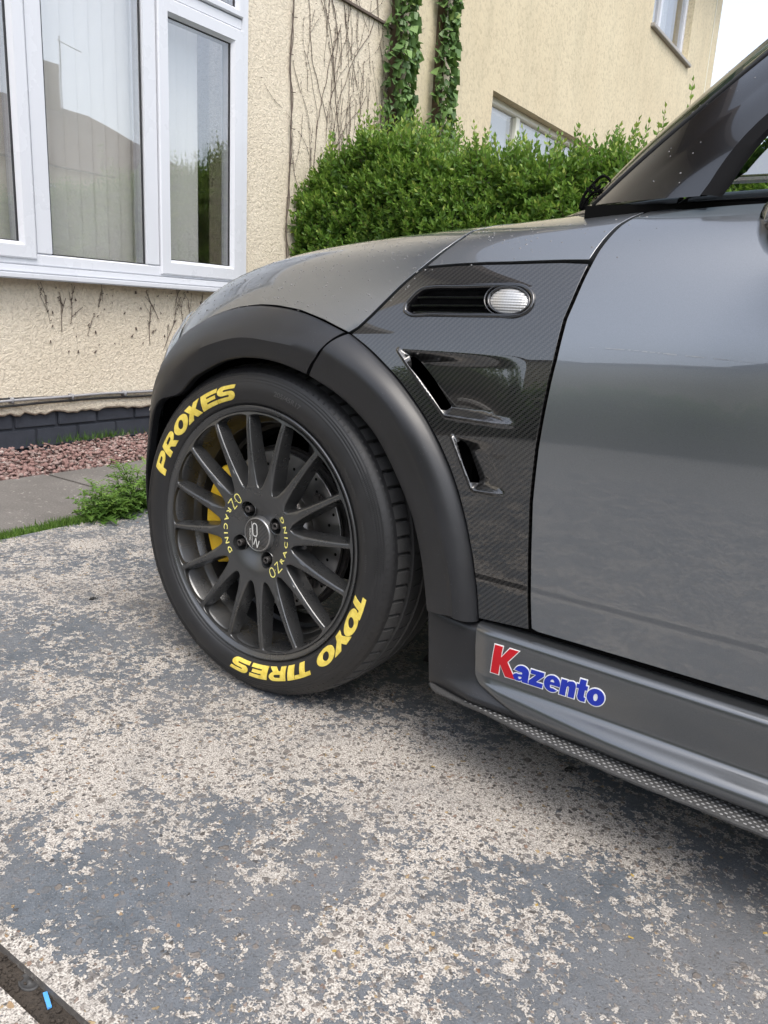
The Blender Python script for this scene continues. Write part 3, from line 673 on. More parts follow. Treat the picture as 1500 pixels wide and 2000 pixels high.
# ================================================================ ACROSS THE STREET (seen mirrored in window and paint)
def hip_house(label, x0, x1, y0, y1, ze, zr, cy0=None):
    t = thing('house', label, 'house'); b = MB()
    b.box((x0, y0, -.07), (x1, y1, ze)); b.build('wall', M['render'], t)
    o = .4; b = MB(); xm = (x0 + x1) / 2; ins = (x1 - x0) / 2
    V = [(x0 - o, y0 - o, ze), (x1 + o, y0 - o, ze), (x1 + o, y1 + o, ze), (x0 - o, y1 + o, ze), (xm, y0 + ins, zr), (xm, y1 - ins, zr)]
    b.add(V, [(0, 1, 4), (1, 2, 5, 4), (2, 3, 5), (3, 0, 4, 5), (3, 2, 1, 0)]); b.build('roof', M['roof'], t)
    for k in range(int((y1 - y0) // 3)):
        for z in ((.9, 2.1), (3.3, 4.4)):
            yk = y0 + 1 + k * 3
            for xs_, xe in ((x0 - .03, x0 - .004), (x1 + .004, x1 + .03)):
                b = MB(); b.box((xs_, yk, z[0]), (xe, yk + 1.3, z[1])); f = b.build('window', M['upvc'], t)
                b = MB(); xp = (xs_ - .008, xs_ - .003) if xs_ < x0 else (xe + .003, xe + .008)
                b.box((xp[0], yk + .08, z[0] + .08), (xp[1], yk + 1.22, z[1] - .08)); b.build('pane', M['glass2'], f)
    if cy0:
        b = MB(); b.box((xm - .35, cy0, zr - .6), (xm + .35, cy0 + .8, zr + 1.5)); b.build('chimney', simple('chimney_brick', (.33, .26, .19), .9, nscale=6), t)
        b = MB(); b.tube([(xm, cy0 + 1.1, zr - .2), (xm, cy0 + 1.1, zr + 2.6)], .025, 5); b.tube([(xm, cy0 + 1.0, zr + 2.45), (xm, cy0 + 2.1, zr + 2.3)], .015, 5); b.build('aerial', M['cable_black'], t)
M['glass2'] = simple('dark_window', (.05, .06, .07), .08, spec=.8)
hip_house('cream house with brown hipped roof and chimney facing the drive from across the street', 20.5, 28.5, 8.0, 24.6, 5.0, 7.9, 18.3)
hip_house('cream house with brown roof further along the opposite side', 20.5, 28, -12, 2, 5.0, 7.7)
hip_house('cream house behind the photographer with a brown roof', -6, 8, -19, -12.5, 4.6, 7.2)
hg = thing('hedge', 'long neighbouring hedge on the open side of the drive behind the photographer', 'hedge')
r = np.random.default_rng(51); n = 2200; x = r.uniform(-7, 9, n); z = r.uniform(.1, 1, n); zt = 1.55 + .25 * np.sin(x * 1.1) + .2 * np.sin(x * 2.7)
pts = np.stack([x, -7.0 + r.uniform(-.3, .3, n), .1 + z * zt], 1)
privet('k', pts, np.tile(np.array([[0, 1.0, .3]]), (n, 1)), r.uniform(.25, .5, n), 52, hg, stems=False, lsz=.12, nleaf=12)
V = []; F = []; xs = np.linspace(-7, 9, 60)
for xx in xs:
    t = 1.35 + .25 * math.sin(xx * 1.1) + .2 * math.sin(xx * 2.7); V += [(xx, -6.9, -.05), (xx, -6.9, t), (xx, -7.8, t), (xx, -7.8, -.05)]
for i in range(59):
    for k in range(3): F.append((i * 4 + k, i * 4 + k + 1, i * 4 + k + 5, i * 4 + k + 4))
meshobj('dark_core', V, F, M['hedge_core'], hg)
b = MB(); b.add([(-2.5, -7, -.06), (30, -7, -.06), (30, -2.6, -.03), (-2.5, -2.6, -.03)], [(0, 1, 2, 3)]); b.add([(9, -2.6, -.03), (60, -2.6, -.03), (60, 30, -.03), (9, 30, -.03)], [(0, 1, 2, 3)])
tag(b.build('road', simple('pale_tarmac', (.20, .195, .185), .9, nscale=30, namt=.3)), kind='structure')

# ================================================================ CAR MATERIALS
def paint_mat(nm='grey_metallic_paint', c0=.010, c1=.06, g=1.0):
    m, nt, p = mat(nm); v = coords(nt)
    fl = noise(nt, v, 1400, 2, .5); big = noise(nt, v, 5, 3, .5)
    c = mix(nt, fl, (.150 * g, .161 * g, .173 * g), (.250 * g, .265 * g, .281 * g)); L(nt, c, p.inputs['Base Color'])
    p.inputs['Metallic'].default_value = .75; p.inputs['Roughness'].default_value = .31
    p.inputs['Coat Weight'].default_value = 1; p.inputs['Coat IOR'].default_value = 1.75
    sm = noise(nt, v, 30, 5, .7); L(nt, ramp(nt, sm, [(.45, c0), (.75, c1)]), p.inputs['Coat Roughness'])
    bump(nt, big, .05, .004, p, 'Coat Normal'); return m
def carbon_mat(name='carbon_weave', cell=.0021, coat=1.0, frame=None, rot=0.0):
    m, nt, p = mat(name); t = coords(nt, rot=(0, rot, 0)); s = nt.nodes.new('ShaderNodeSeparateXYZ'); L(nt, t, s.inputs[0])
    u = math_n(nt, 'DIVIDE', s.outputs[0], cell); w = math_n(nt, 'DIVIDE', s.outputs[2 if frame is None else frame], cell)
    fu = math_n(nt, 'FLOOR', u); fw = math_n(nt, 'FLOOR', w)
    k = math_n(nt, 'FRACT', math_n(nt, 'MULTIPLY', math_n(nt, 'SUBTRACT', fu, fw), .25))
    warp = math_n(nt, 'LESS_THAN', k, .49)
    a = math_n(nt, 'ABSOLUTE', math_n(nt, 'SUBTRACT', math_n(nt, 'FRACT', u), .5)); b_ = math_n(nt, 'ABSOLUTE', math_n(nt, 'SUBTRACT', math_n(nt, 'FRACT', w), .5))
    prof = math_n(nt, 'ADD', math_n(nt, 'MULTIPLY', warp, a), math_n(nt, 'MULTIPLY', math_n(nt, 'SUBTRACT', 1, warp), b_))
    br = ramp(nt, prof, [(0, 1.0), (.5, .35)])
    c = mix(nt, warp, (.005, .0055, .006), (.036, .035, .034)); c = mix(nt, br, (.008, .008, .008), c)
    L(nt, c, p.inputs['Base Color']); p.inputs['Roughness'].default_value = .38; p.inputs['Metallic'].default_value = .35
    p.inputs['Coat Weight'].default_value = coat; p.inputs['Coat Roughness'].default_value = .010; p.inputs['Coat IOR'].default_value = 1.85
    bump(nt, prof, .25, .0006, p); return m
M['paint'] = paint_mat(); M['sill_paint'] = paint_mat('satin_sill_paint', .14, .20, .52); M['carbon'] = carbon_mat()
def plastic_mat():
    m, nt, p = mat('satin_black_plastic'); v = coords(nt)
    f = noise(nt, v, 9, 6, .65); c = mix(nt, ramp(nt, f, [(.35, 0.0), (.7, 1.0)]), (.009, .0095, .011), (.016, .017, .020))
    sp = noise(nt, v, 420, 2, .6); c = mix(nt, ramp(nt, sp, [(.70, 0.0), (.76, .6)]), c, (.12, .12, .125)); L(nt, c, p.inputs['Base Color'])
    L(nt, math_n(nt, 'MULTIPLY_ADD', f, .20, .30), p.inputs['Roughness']); p.inputs['Specular IOR Level'].default_value = .6
    bump(nt, noise(nt, v, 900, 2, .5), .12, .0004, p); return m
M['plastic'] = plastic_mat()
M['gloss_black'] = simple('gloss_black', (.008, .008, .009), .16, coat=1.0, spec=.6)
M['rubber_trim'] = simple('black_rubber_trim', (.012, .012, .013), .42, spec=.5)
M['void'] = simple('near_black', (.004, .004, .004), .95, spec=.1)  # near-black: shade of gaps, holes and underside put into colour; also black cord
M['tyre'] = simple('tyre_rubber', (.012, .012, .013), .48, nscale=35, namt=.30, spec=.6, bumps=.15, bdist=.0006)
def tread_mat():
    m, nt, p = mat('tread_rubber'); v = coords(nt)
    f = noise(nt, v, 35, 5, .65); c = mix(nt, f, (.040, .040, .041), (.085, .084, .083))
    sp = noise(nt, v, 300, 3, .7); c = mix(nt, ramp(nt, sp, [(.62, 0.0), (.72, .45)]), c, (.20, .19, .17)); L(nt, c, p.inputs['Base Color'])
    p.inputs['Roughness'].default_value = .62; bump(nt, f, .25, .001, p); return m
M['tread'] = tread_mat()
M['alloy'] = simple('graphite_alloy', (.115, .117, .119), .29, metal=.8, spec=.5, nscale=16, namt=.14)
M['alloy_dark'] = simple('dark_inner_rim', (.030, .030, .031), .45, metal=.4, nscale=12, namt=.2)
M['disc'] = simple('brake_disc_steel', (.36, .35, .34), .34, metal=.9, nscale=30, namt=.15)
M['steel_dark'] = simple('dirty_steel', (.075, .07, .068), .5, metal=.6, nscale=40, namt=.4)
def worn_yellow(name, a, b_, sc):
    m, nt, p = mat(name); v = coords(nt); f = noise(nt, v, sc, 5, .65)
    c = mix(nt, ramp(nt, f, [(.35, 0.0), (.65, 1.0)]), a, b_)
    L(nt, c, p.inputs['Base Color']); p.inputs['Roughness'].default_value = .55; return m
M['yellow'] = worn_yellow('yellow_tyre_paint', (.66, .50, .07), (.84, .68, .14), 80)
M['caliper'] = worn_yellow('yellow_caliper_paint', (.85, .50, .015), (.92, .60, .03), 40)
M['yellow_print'] = simple('pale_yellow_print', (.80, .74, .22), .5)
M['silver'] = simple('silver_print', (.72, .72, .70), .35, metal=.3)
M['satin_silver'] = simple('brushed_cap_ring', (.30, .30, .30), .3, metal=.8)
M['ink'] = simple('black_ink', (.02, .02, .02), .5)
M['red_vinyl'] = simple('red_vinyl', (.50, .006, .014), .35)
M['blue_vinyl'] = simple('blue_vinyl', (.010, .030, .38), .35)
M['white_vinyl'] = simple('white_vinyl', (.78, .80, .80), .4)

CARL = 'grey metallic hatchback on worn concrete, yellow lettered tyre, black arches, carbon side panel'
car = thing('car', CARL, 'car', (0, 0, 0))

# ================================================================ BODY SURFACE  S(u,v): u = metres along the car, v = index up the section
SY = [.022, .006, -.006, -.013, -.012, -.003, .012, .037, .075, .125, .22, .42, .64, .83]
SZ = [.0, .16, .33, .50, .62, .72, .79, .865, .925, .962, .990, 1.012, 1.022, 1.025]   # fraction of the shoulder height
SV = np.arange(len(SY), dtype=float)
TX = [-.60, -.52, -.46, -.40, -.34, -.27, -.18, -.08, .05, .20, .40, .60, .80, 1.2, 1.8, 2.4, 3.0]
TZ = [.16, .30, .455, .585, .672, .733, .777, .806, .829, .845, .862, .880, .893, .912, .925, .92, .88]
IX = [-.60, -.52, -.46, -.40, -.34, -.27, -.18, -.08, .05, .20, .40, .60, .80, 1.2, 1.8, 2.4, 3.0]
IY = [.33, .235, .165, .110, .068, .036, .014, .003, 0, 0, 0, 0, 0, 0, .0, .02, .12]
def S(u, v):
    T = spline(u, TX, TZ); I = spline(u, IX, IY)
    f = spline(v, SV, SZ); y = spline(v, SV, SY)
    z = .08 + (T - .08) * np.minimum(f, 9)
    return np.stack([u + 0 * v, I * (1 - 0 * f) + y * 1.0, z], -1)
def Snorm(u, v, F=S, e=1e-3):
    du = F(u + e, v) - F(u - e, v); dv = F(u, v + e * 4) - F(u, v - e * 4)
    n = np.cross(du, dv); n /= np.linalg.norm(n, axis=-1, keepdims=True) + 1e-12
    return n       # points out of the car (towards -Y / up)
_ug, _vg = np.meshgrid(np.linspace(-.55, 1.9, 246), np.linspace(0, 11, 166), indexing='ij')
_Pg = S(_ug, _vg); _Ng = Snorm(_ug, _vg); _vis = ((CAMP - _Pg) * _Ng).sum(-1) > 0; _q = proj(_Pg)
def uv_of(px):
    """(u,v) on the body surface seen at photo pixels px (n,2)"""
    px = np.atleast_2d(np.asarray(px, float)); out = []
    for p in px:
        d = np.where(_vis, ((_q - p) ** 2).sum(-1), 1e12); i = np.unravel_index(d.argmin(), d.shape); x = np.array([_ug[i], _vg[i]])
        for _ in range(12):
            e = 1e-4; f0 = proj(S(x[0], x[1])); J = np.stack([(proj(S(x[0] + e, x[1])) - f0) / e, (proj(S(x[0], x[1] + e)) - f0) / e], 1)
            st = np.linalg.lstsq(J.T @ J + np.diag([20, .5]), J.T @ (p - f0), rcond=None)[0]; st[0] = np.clip(st[0], -.05, .05); st[1] = np.clip(st[1], -.5, .5); x = x + st
        out.append(x)
    return np.array(out)
def Zm(ox, oy, s): return lambda *pts: [(ox + x / s, oy + y / s) for x, y in pts]
Z3 = Zm(760, 500, 3.571); Z2 = Zm(580, 630, 3.334); Z1 = Zm(270, 480, 3.333); Z5 = Zm(1080, 80, 3.571)
def resample(P, h, closed=True):
    P = np.asarray(P, float); out = []
    n = len(P) if closed else len(P) - 1
    for i in range(n):
        a, b_ = P[i], P[(i + 1) % len(P)]; k = max(1, int(np.ceil(np.linalg.norm((b_ - a) * [1, .06]) / h)))
        out += [a + (b_ - a) * t / k for t in range(k)]
    return np.array(out)
def inpoly(P, poly):
    x, y = P[:, 0], P[:, 1]; ins = np.zeros(len(P), bool); n = len(poly)
    for i in range(n):
        x0, y0 = poly[i]; x1, y1 = poly[(i + 1) % n]
        c = ((y0 > y) != (y1 > y)) & (x < (x1 - x0) * (y - y0) / (y1 - y0 + 1e-15) + x0); ins ^= c
    return ins
def polydist(P, poly):
    d = np.full(len(P), 1e9); n = len(poly)
    for i in range(n):
        a = poly[i]; b_ = poly[(i + 1) % n]; ab = b_ - a; t = np.clip(((P - a) @ ab) / (ab @ ab + 1e-15), 0, 1)
        d = np.minimum(d, np.linalg.norm(P - (a + t[:, None] * ab), axis=1))
    return d
def shrink(poly, g):
    """move a closed (u, v) outline inwards by g metres (v scaled to metres with .06)"""
    P = poly * [1, .06]; n = len(P); A = sum(P[i][0] * P[(i + 1) % n][1] - P[(i + 1) % n][0] * P[i][1] for i in range(n)); s = 1 if A > 0 else -1
    out = []
    for i in range(n):
        a, b_, c = P[i - 1], P[i], P[(i + 1) % n]; t1 = (b_ - a) / (np.linalg.norm(b_ - a) + 1e-12); t2 = (c - b_) / (np.linalg.norm(c - b_) + 1e-12)
        n1 = np.array([-t1[1], t1[0]]) * s; n2 = np.array([-t2[1], t2[0]]) * s; m_ = n1 + n2; m_ /= max(np.linalg.norm(m_), .3) ; out.append(b_ + m_ * g / max(.5, m_ @ n1))
    return np.array(out) / [1, .06]
def panel(name, outline, m, h=.02, gap=.002, holes=(), F=S, parent=None, thick=.012, hb=.012, lift=0.0, rimr=.0012, dense=None):
    """a body panel: outline in (u,v) filled with a smooth patch of the surface F, edges rolled in"""
    sc = np.array([1, .06])
    out = resample(outline, hb); out = shrink(out, gap)
    loops = [out] + [resample(np.asarray(q), hb * .5) for q in holes]
    P = [l * sc for l in loops]; lo, hi = P[0].min(0), P[0].max(0)
    gx, gy = np.meshgrid(np.arange(lo[0] + h / 2, hi[0], h), np.arange(lo[1] + h / 2, hi[1], h)); G = np.stack([gx.ravel(), gy.ravel()], 1)
    G = G + np.random.default_rng(1).uniform(-.05, .05, G.shape) * h
    k = inpoly(G, P[0]) & (polydist(G, P[0]) > h * .45)
    for q in P[1:]: k &= ~inpoly(G, q) & (polydist(G, q) > h * .45)
    G = G[k]
    if dense is not None:
        h2, near = dense; gx, gy = np.meshgrid(np.arange(lo[0] + h2 / 2, hi[0], h2), np.arange(lo[1] + h2 / 2, hi[1], h2)); G2 = np.stack([gx.ravel(), gy.ravel()], 1)
        G2 = G2[near(G2 / sc)]; k = inpoly(G2, P[0]) & (polydist(G2, P[0]) > h * .45)
        for q in P[1:]: k &= ~inpoly(G2, q) & (polydist(G2, q) > h2 * .6)
        G = np.concatenate([G[~near(G / sc)], G2[k]])
    allp = np.concatenate(P + [G]); edges = []; o = 0
    for q in P: edges += [(o + i, o + (i + 1) % len(q)) for i in range(len(q))]; o += len(q)
    r = delaunay_2d_cdt([Vector(a) for a in allp], edges, [], 0, 1e-7); vv = np.array([a[:] for a in r[0]]); ff = np.array([f for f in r[2] if len(f) == 3])
    c = vv[ff].mean(1); k = inpoly(c, P[0])
    for q in P[1:]: k &= ~inpoly(c, q)
    ff = ff[k]; uv = vv / sc; Pt = F(uv[:, 0], uv[:, 1]); Nn = Snorm(uv[:, 0], uv[:, 1], F); Pt = Pt + Nn * lift
    # orient
    a, b_, c_ = Pt[ff[:, 0]], Pt[ff[:, 1]], Pt[ff[:, 2]]; fl = (np.cross(b_ - a, c_ - a) * Nn[ff[:, 0]]).sum(1) < 0; ff[fl] = ff[fl][:, ::-1]
    V = [Pt]; NR = [Nn]; FF = [ff]; off = len(Pt); quads = []
    for li, l in enumerate(loops):
        q = F(l[:, 0], l[:, 1]); nn = Snorm(l[:, 0], l[:, 1], F); q = q + nn * lift; n = len(q)
        t = np.roll(q, -1, 0) - np.roll(q, 1, 0); t /= np.linalg.norm(t, axis=1, keepdims=True) + 1e-12; w = np.cross(t, nn)
        A = ((l[:, 0] * np.roll(l[:, 1], -1)) - (np.roll(l[:, 0], -1) * l[:, 1])).sum(); cen = q.mean(0)
        sgn = 1 if A > 0 else -1
        w = w * sgn
        # w must leave the sheet: test by moving in (u,v)
        tst = (w[0] @ (q[0] - q[n // 2])); 
        if li == 0:
            if np.median((w * (q - cen)).sum(1)) < 0: w = -w
        else:
            if np.median((w * (q - cen)).sum(1)) > 0: w = -w
        r1 = q + w * rimr * .6 - nn * rimr * .35; r2 = q + w * rimr - nn * rimr; r3 = q + w * rimr - nn * thick
        V += [q, r1, r2, r3]; NR += [nn, (w + nn) / 1.414, w, w]
        for k_ in range(3):
            for i in range(n):
                a = off + k_ * n + i; b2 = off + k_ * n + (i + 1) % n; c2 = b2 + n; d2 = a + n; quads.append((a, b2, c2, d2))
        off += 4 * n
    V = np.concatenate(V); NR = np.concatenate(NR)
    tri = [tuple(f) for f in ff] + [t for (a, b2, c2, d2) in quads for t in ((a, b2, c2), (a, c2, d2))]
    tri = np.array(tri); a, b_, c_ = V[tri[:, 0]], V[tri[:, 1]], V[tri[:, 2]]; fl = (np.cross(b_ - a, c_ - a) * (NR[tri[:, 0]] + NR[tri[:, 1]] + NR[tri[:, 2]])).sum(1) < 0; tri[fl] = tri[fl][:, ::-1]
    ob = meshobj(name, V, tri, m, parent, True)
    ob.data.normals_split_custom_set_from_vertices([tuple(x) for x in NR])
    return ob
uv = lambda pts: uv_of(pts)
# shared seam lines (photo pixels on the body surface)
seam_bonnet = uv([(684, 653), (700, 641), (727, 616), (760, 583), (793, 551), (827, 523), (850, 504), (880, 481), (905, 464), (925, 451)])     # bonnet / side
seam_bonnet = np.vstack([seam_bonnet, [seam_bonnet[-1] + [.022, .5]], [seam_bonnet[-1] + [.05, 1.3]]])
seam_door = uv([(1034, 1236), (1032, 1170), (1033, 1080), (1036, 980), (1041, 930), (1047, 878), (1054, 836), (1062, 794), (1072, 746), (1083, 702), (1103, 622), (1118, 588), (1133, 553), (1153, 513), (1166, 490), (1185, 465), (1210, 440), (1237, 424), (1262, 414), (1300, 405), (1330, 400)])
carb_top = uv([(827, 523), (860, 520), (900, 517), (950, 515), (1000, 514), (1060, 512), (1100, 511), (1153, 511)])
arch_rear = uv([(684, 653), (715, 678), (748, 711), (778, 744), (805, 780), (829, 816), (856, 867), (877, 915), (895, 969), (910, 1029), (922, 1095), (929.5, 1155), (933, 1213)])
arch_front = uv([(675, 650), (630, 627), (585, 609), (540, 600), (510, 598), (465, 603), (420, 618), (385, 637), (355, 662)])
sill_l = uv([(933, 1213), (1034, 1236)])
print('seams', seam_bonnet[-3:], seam_door[-1], arch_front[-1], arch_rear[-1])
# bonnet: from the seam forwards, over the crown to the middle of the car
bt = seam_bonnet[-1]
bon = np.vstack([arch_front[::-1], seam_bonnet[0:1] + [-.004, 0], seam_bonnet[1:], [[bt[0] + .04, 10.6]], [[bt[0] - .03, 12]], [[bt[0] - .08, 13]], [[.0, 13]], [[-.3, 13]], [[-.52, 13]], [[-.52, 9]], [[-.52, 6]], [[-.50, 3]], [[-.44, 2.6]], [[-.36, 3.2]], [[arch_front[-1][0] - .07, arch_front[-1][1] - .9]], [[arch_front[-1][0] - .025, arch_front[-1][1] - .3]]])
panel('bonnet', bon, M['paint'], .022, .0042, parent=car, rimr=.0008)
# scuttle side panel between bonnet, door and carbon panel
i5 = 5; top = len(seam_door) - 1
kd = int(np.argmin(np.linalg.norm(seam_door - carb_top[-1], axis=1)))
cowl = uv([(1300, 405), (1230, 411), (1180, 415), (1135, 420)])
scut = np.vstack([carb_top, seam_door[kd + 1:top], cowl[1:], [cowl[-1] + [-.02, .5]], seam_bonnet[-1:], seam_bonnet[i5 + 1:-1][::-1]])
panel('scuttle_panel', scut, M['paint'], .015, .0040, parent=car, rimr=.0008)
# door
dz0 = 1.62
db = [[.55, uv([(1034, 1238)])[0][1]], [1.38, uv([(1034, 1238)])[0][1] - .08]]
belt = uv([(1338, 408), (1380, 404), (1440, 399), (1500, 395)])
vb0 = uv([(1036, 1241)])[0]
door = np.vstack([seam_door[:-1], belt, [[1.0, belt[-1][1] - .06]], [[1.42, belt[-1][1] - .14]], [[1.47, 6.5]], [[1.50, 4]], [[1.50, vb0[1] - .12]], [[1.1, vb0[1] - .08]], [[.8, vb0[1] - .04]], [[vb0[0] + .01, vb0[1]]]])
panel('door', door, M['paint'], .03, .0040, parent=car, rimr=.0008)
rq = np.vstack([[[1.47, 6.5]], [[1.42, belt[-1][1] - .14]], [[1.8, belt[-1][1] - .2]], [[2.4, belt[-1][1] - .2]], [[3.0, belt[-1][1] - .4]], [[3.0, 1.2]], [[2.85, 1.2]], [[2.80, 3.2]], [[2.68, 4.6]], [[2.47, 5.2]], [[2.26, 4.6]], [[2.14, 3.2]], [[2.09, 1.4]], [[1.50, vb0[1] - .12]], [[1.50, 4]]])
panel('rear_quarter_panel', rq, M['paint'], .04, .0028, parent=car)

# ---------------------------------------------------------------- carbon panel with two scoops
def toP(px): q = uv_of(px); return S(q[:, 0], q[:, 1])[:, [0, 2]]
A1, B1, C1, D1 = toP(Z3((72, 645), (985, 700), (900, 1185), (398, 1105)))
A2, B2, C2, D2 = toP(Z3((447, 1250), (860, 1290), (830, 1670), (590, 1625)))
def sm(x): x = np.clip(x, 0, 1); return x * x * (3 - 2 * x)
def scoop(P, A, B, C, D, depth):
    def sd(p, a, b_):      # signed distance, positive on the right side of a->b inside
        t = b_ - a; L_ = np.hypot(*t); return ((p - a) @ np.array([-t[1], t[0]])) / L_, np.clip(((p - a) @ t) / L_ ** 2, -9, 9)
    cen = (A + B + C + D) / 4
    def ins(a, b_):
        d, t = sd(P, a, b_); s, _ = sd(cen[None], a, b_); return d * np.sign(s[0]), t
    dt, tt = ins(A, B); db_, tb = ins(D, C); dl, tl = ins(A, D); dr_, _ = ins(B, C)
    run = np.clip(dr_ / (dr_ + np.maximum(dl, 1e-6) + 1e-9), 0, 1)
    d = depth * (sm(run) * .5 + run ** 1.7 * .5) * sm(dt / .020) * sm(db_ / .009) * sm(dl / .0045)
    d = np.where((dl > 0) & (dr_ > 0) & (dt > 0) & (db_ > 0), d, 0)
    # raised lips on the left and lower edges
    lip = .0040 * np.exp(-((dl + .002) / .0024) ** 2) * sm((tl + .03) / .06) * sm((1.03 - tl) / .06)
    lip2 = .0044 * np.exp(-((db_ + .001) / .0026) ** 2) * sm((tb + .04) / .06) * sm((1.0 - tb) / .5)
    return d - lip - lip2
hous_px = Z3((100, 395), (108, 340), (150, 285), (215, 225), (285, 203), (450, 198), (650, 193), (850, 190), (935, 197), (990, 225), (1022, 285), (1012, 345), (975, 395), (915, 425), (840, 432), (650, 430), (450, 427), (250, 424), (135, 420))
hous = uv(hous_px)
HC = S(hous[:, 0], hous[:, 1])[:, [0, 2]]
def SC(u, v):
    P = S(u, v); sh = P.shape; Q = P.reshape(-1, 3); p2 = Q[:, [0, 2]]
    d = scoop(p2, A1, B1, C1, D1, .017) + scoop(p2, A2, B2, C2, D2, .014)
    Q = Q.copy(); Q[:, 1] += d; return Q.reshape(sh)
carb = np.vstack([arch_rear, sill_l[1:2], seam_door[1:kd + 1], carb_top[::-1][1:], seam_bonnet[1:5][::-1]])
slot1 = Z3((118, 705), (150, 703), (275, 855), (395, 1050), (392, 1078), (368, 1072), (235, 880), (105, 722))
slot2 = Z3((470, 1300), (490, 1283), (515, 1300), (607, 1565), (600, 1592), (570, 1580), (520, 1450))
hs = uv(Z3(*[]) if False else hous_px)
def near_lips(q):
    p2 = S(q[:, 0], q[:, 1])[:, [0, 2]]; m_ = np.zeros(len(q), bool)
    for A, B, C, D in ((A1, B1, C1, D1), (A2, B2, C2, D2)):
        for a, b_ in ((A, D), (D, C), (A, B)):
            ab = b_ - a; t_ = np.clip(((p2 - a) @ ab) / (ab @ ab), -.06, 1.06); m_ |= np.linalg.norm(p2 - (a + t_[:, None] * ab), axis=1) < (.0085 if a is not A or b_ is D else .006)
    return m_
panel('carbon_panel', carb, M['carbon'], .0042, .0026, holes=[uv(slot1), uv(slot2), hs], F=SC, parent=car, hb=.008, thick=.010, dense=(.0014, near_lips))
# ---------------------------------------------------------------- side indicator housing: ring, recessed well, vanes, mesh and lens
def SO(off): 
    def f(u, v): return S(u, v) + Snorm(u, v) * off
    return f
hcen = hous.mean(0)
def scaled(q, g): return shrink(q, g)
ring_prof = [(0.0, -.001), (.0006, .0022), (.0022, .0034), (.0045, .0030), (.0062, .0010), (.0068, -.012), (.0072, -.020)]
hq = resample(hous, .004)
hq3 = np.vstack([curve(np.vstack([hous, hous[:1]]) * [1, .06], 141)[:-1]]) / [1, .06]
V = []; n = len(hq3)
for g, o_ in ring_prof:
    q = shrink(hq3, g); P = S(q[:, 0], q[:, 1]) + Snorm(q[:, 0], q[:, 1]) * o_; V += list(P)
F = [(k * n + i, k * n + (i + 1) % n, (k + 1) * n + (i + 1) % n, (k + 1) * n + i) for k in range(len(ring_prof) - 1) for i in range(n)]
ind = thing('side_indicator', None, None, parent=car); [ind.pop(k) for k in list(ind.keys())]
ho = meshobj('bezel', V, F, M['gloss_black'], ind, True)
bq = shrink(hq3, .0066); P = S(bq[:, 0], bq[:, 1]) - Snorm(bq[:, 0], bq[:, 1]) * .0195
meshobj('well', P, [tuple(range(n))], simple('mesh_black', (.012, .012, .013), .6, nscale=700, namt=.9, bumps=1, bdist=.002), ind)
def on(px, off): q = uv_of([px])[0]; return S(q[0], q[1]) + Snorm(q[0], q[1]) * off
for (x0, y0, x1, y1) in ((185, 283, 700, 287), (140, 340, 690, 343), (160, 385, 700, 395)):
    b = MB(); pts = [Z3((x0 + (x1 - x0) * t, y0 + (y1 - y0) * t))[0] for t in np.linspace(0, 1, 9)]
    top_ = np.array([on(p, -.0015 - .002 * (i == 0)) for i, p in enumerate(pts)]); bk = np.array([on((p[0], p[1] + 1.5), -.017) for p in pts])
    V = []; 
    for a, c in zip(top_, bk): V += [a + (0, 0, .0012), a - (0, 0, .0012), c - (0, 0, .0022), c + (0, 0, .0022)]
    F = [(4 * i + k, 4 * i + (k + 1) % 4, 4 * i + 4 + (k + 1) % 4, 4 * i + 4 + k) for i in range(8) for k in range(4)] + [(0, 1, 2, 3), (35, 34, 33, 32)]
    b.add(V, F); autosmooth(b.build('vane', M['gloss_black'], ind), 40)
# lens: clear ribbed dome with a bright reflector
m, nt, p = mat('ribbed_lens'); tc = coords(nt); sx = nt.nodes.new('ShaderNodeSeparateXYZ'); L(nt, tc, sx.inputs[0])
wv = math_n(nt, 'SINE', math_n(nt, 'MULTIPLY', sx.outputs[2], 1700)); wx = math_n(nt, 'SINE', math_n(nt, 'MULTIPLY', sx.outputs[0], 1500))
rb = math_n(nt, 'ADD', math_n(nt, 'MULTIPLY', wv, .7), math_n(nt, 'MULTIPLY', wx, .12))
cc = mix(nt, ramp(nt, math_n(nt, 'MULTIPLY_ADD', rb, .4, .5), [(.1, 0.0), (.9, 1.0)]), (.30, .30, .30), (.62, .62, .61)); L(nt, cc, p.inputs['Base Color'])
p.inputs['Metallic'].default_value = .35; p.inputs['Roughness'].default_value = .22; p.inputs['Coat Weight'].default_value = 1; bump(nt, rb, .5, .0008, p)
M['lens'] = m
cen = np.array(Z3((838, 312))[0]); ax, ay = 133 / 3.571, 88 / 3.571
def dome(name, ax, ay, h0, h1, m_, parent, rings=7, n=40, edge=.0):
    V = [on(tuple(cen), h1)]; F = []
    for k in range(1, rings + 1):
        t = k / rings
        for i in range(n):
            a = 2 * PI * i / n; V.append(on((cen[0] + ax * t * math.cos(a), cen[1] + ay * t * math.sin(a)), h0 + (h1 - h0) * (1 - t ** 2.5)))
    for i in range(n): F.append((0, 1 + i, 1 + (i + 1) % n))
    for k in range(rings - 1):
        for i in range(n): F.append((1 + k * n + i, 1 + (k + 1) * n + i, 1 + (k + 1) * n + (i + 1) % n, 1 + k * n + (i + 1) % n))
    return meshobj(name, V, F, m_, parent, True)
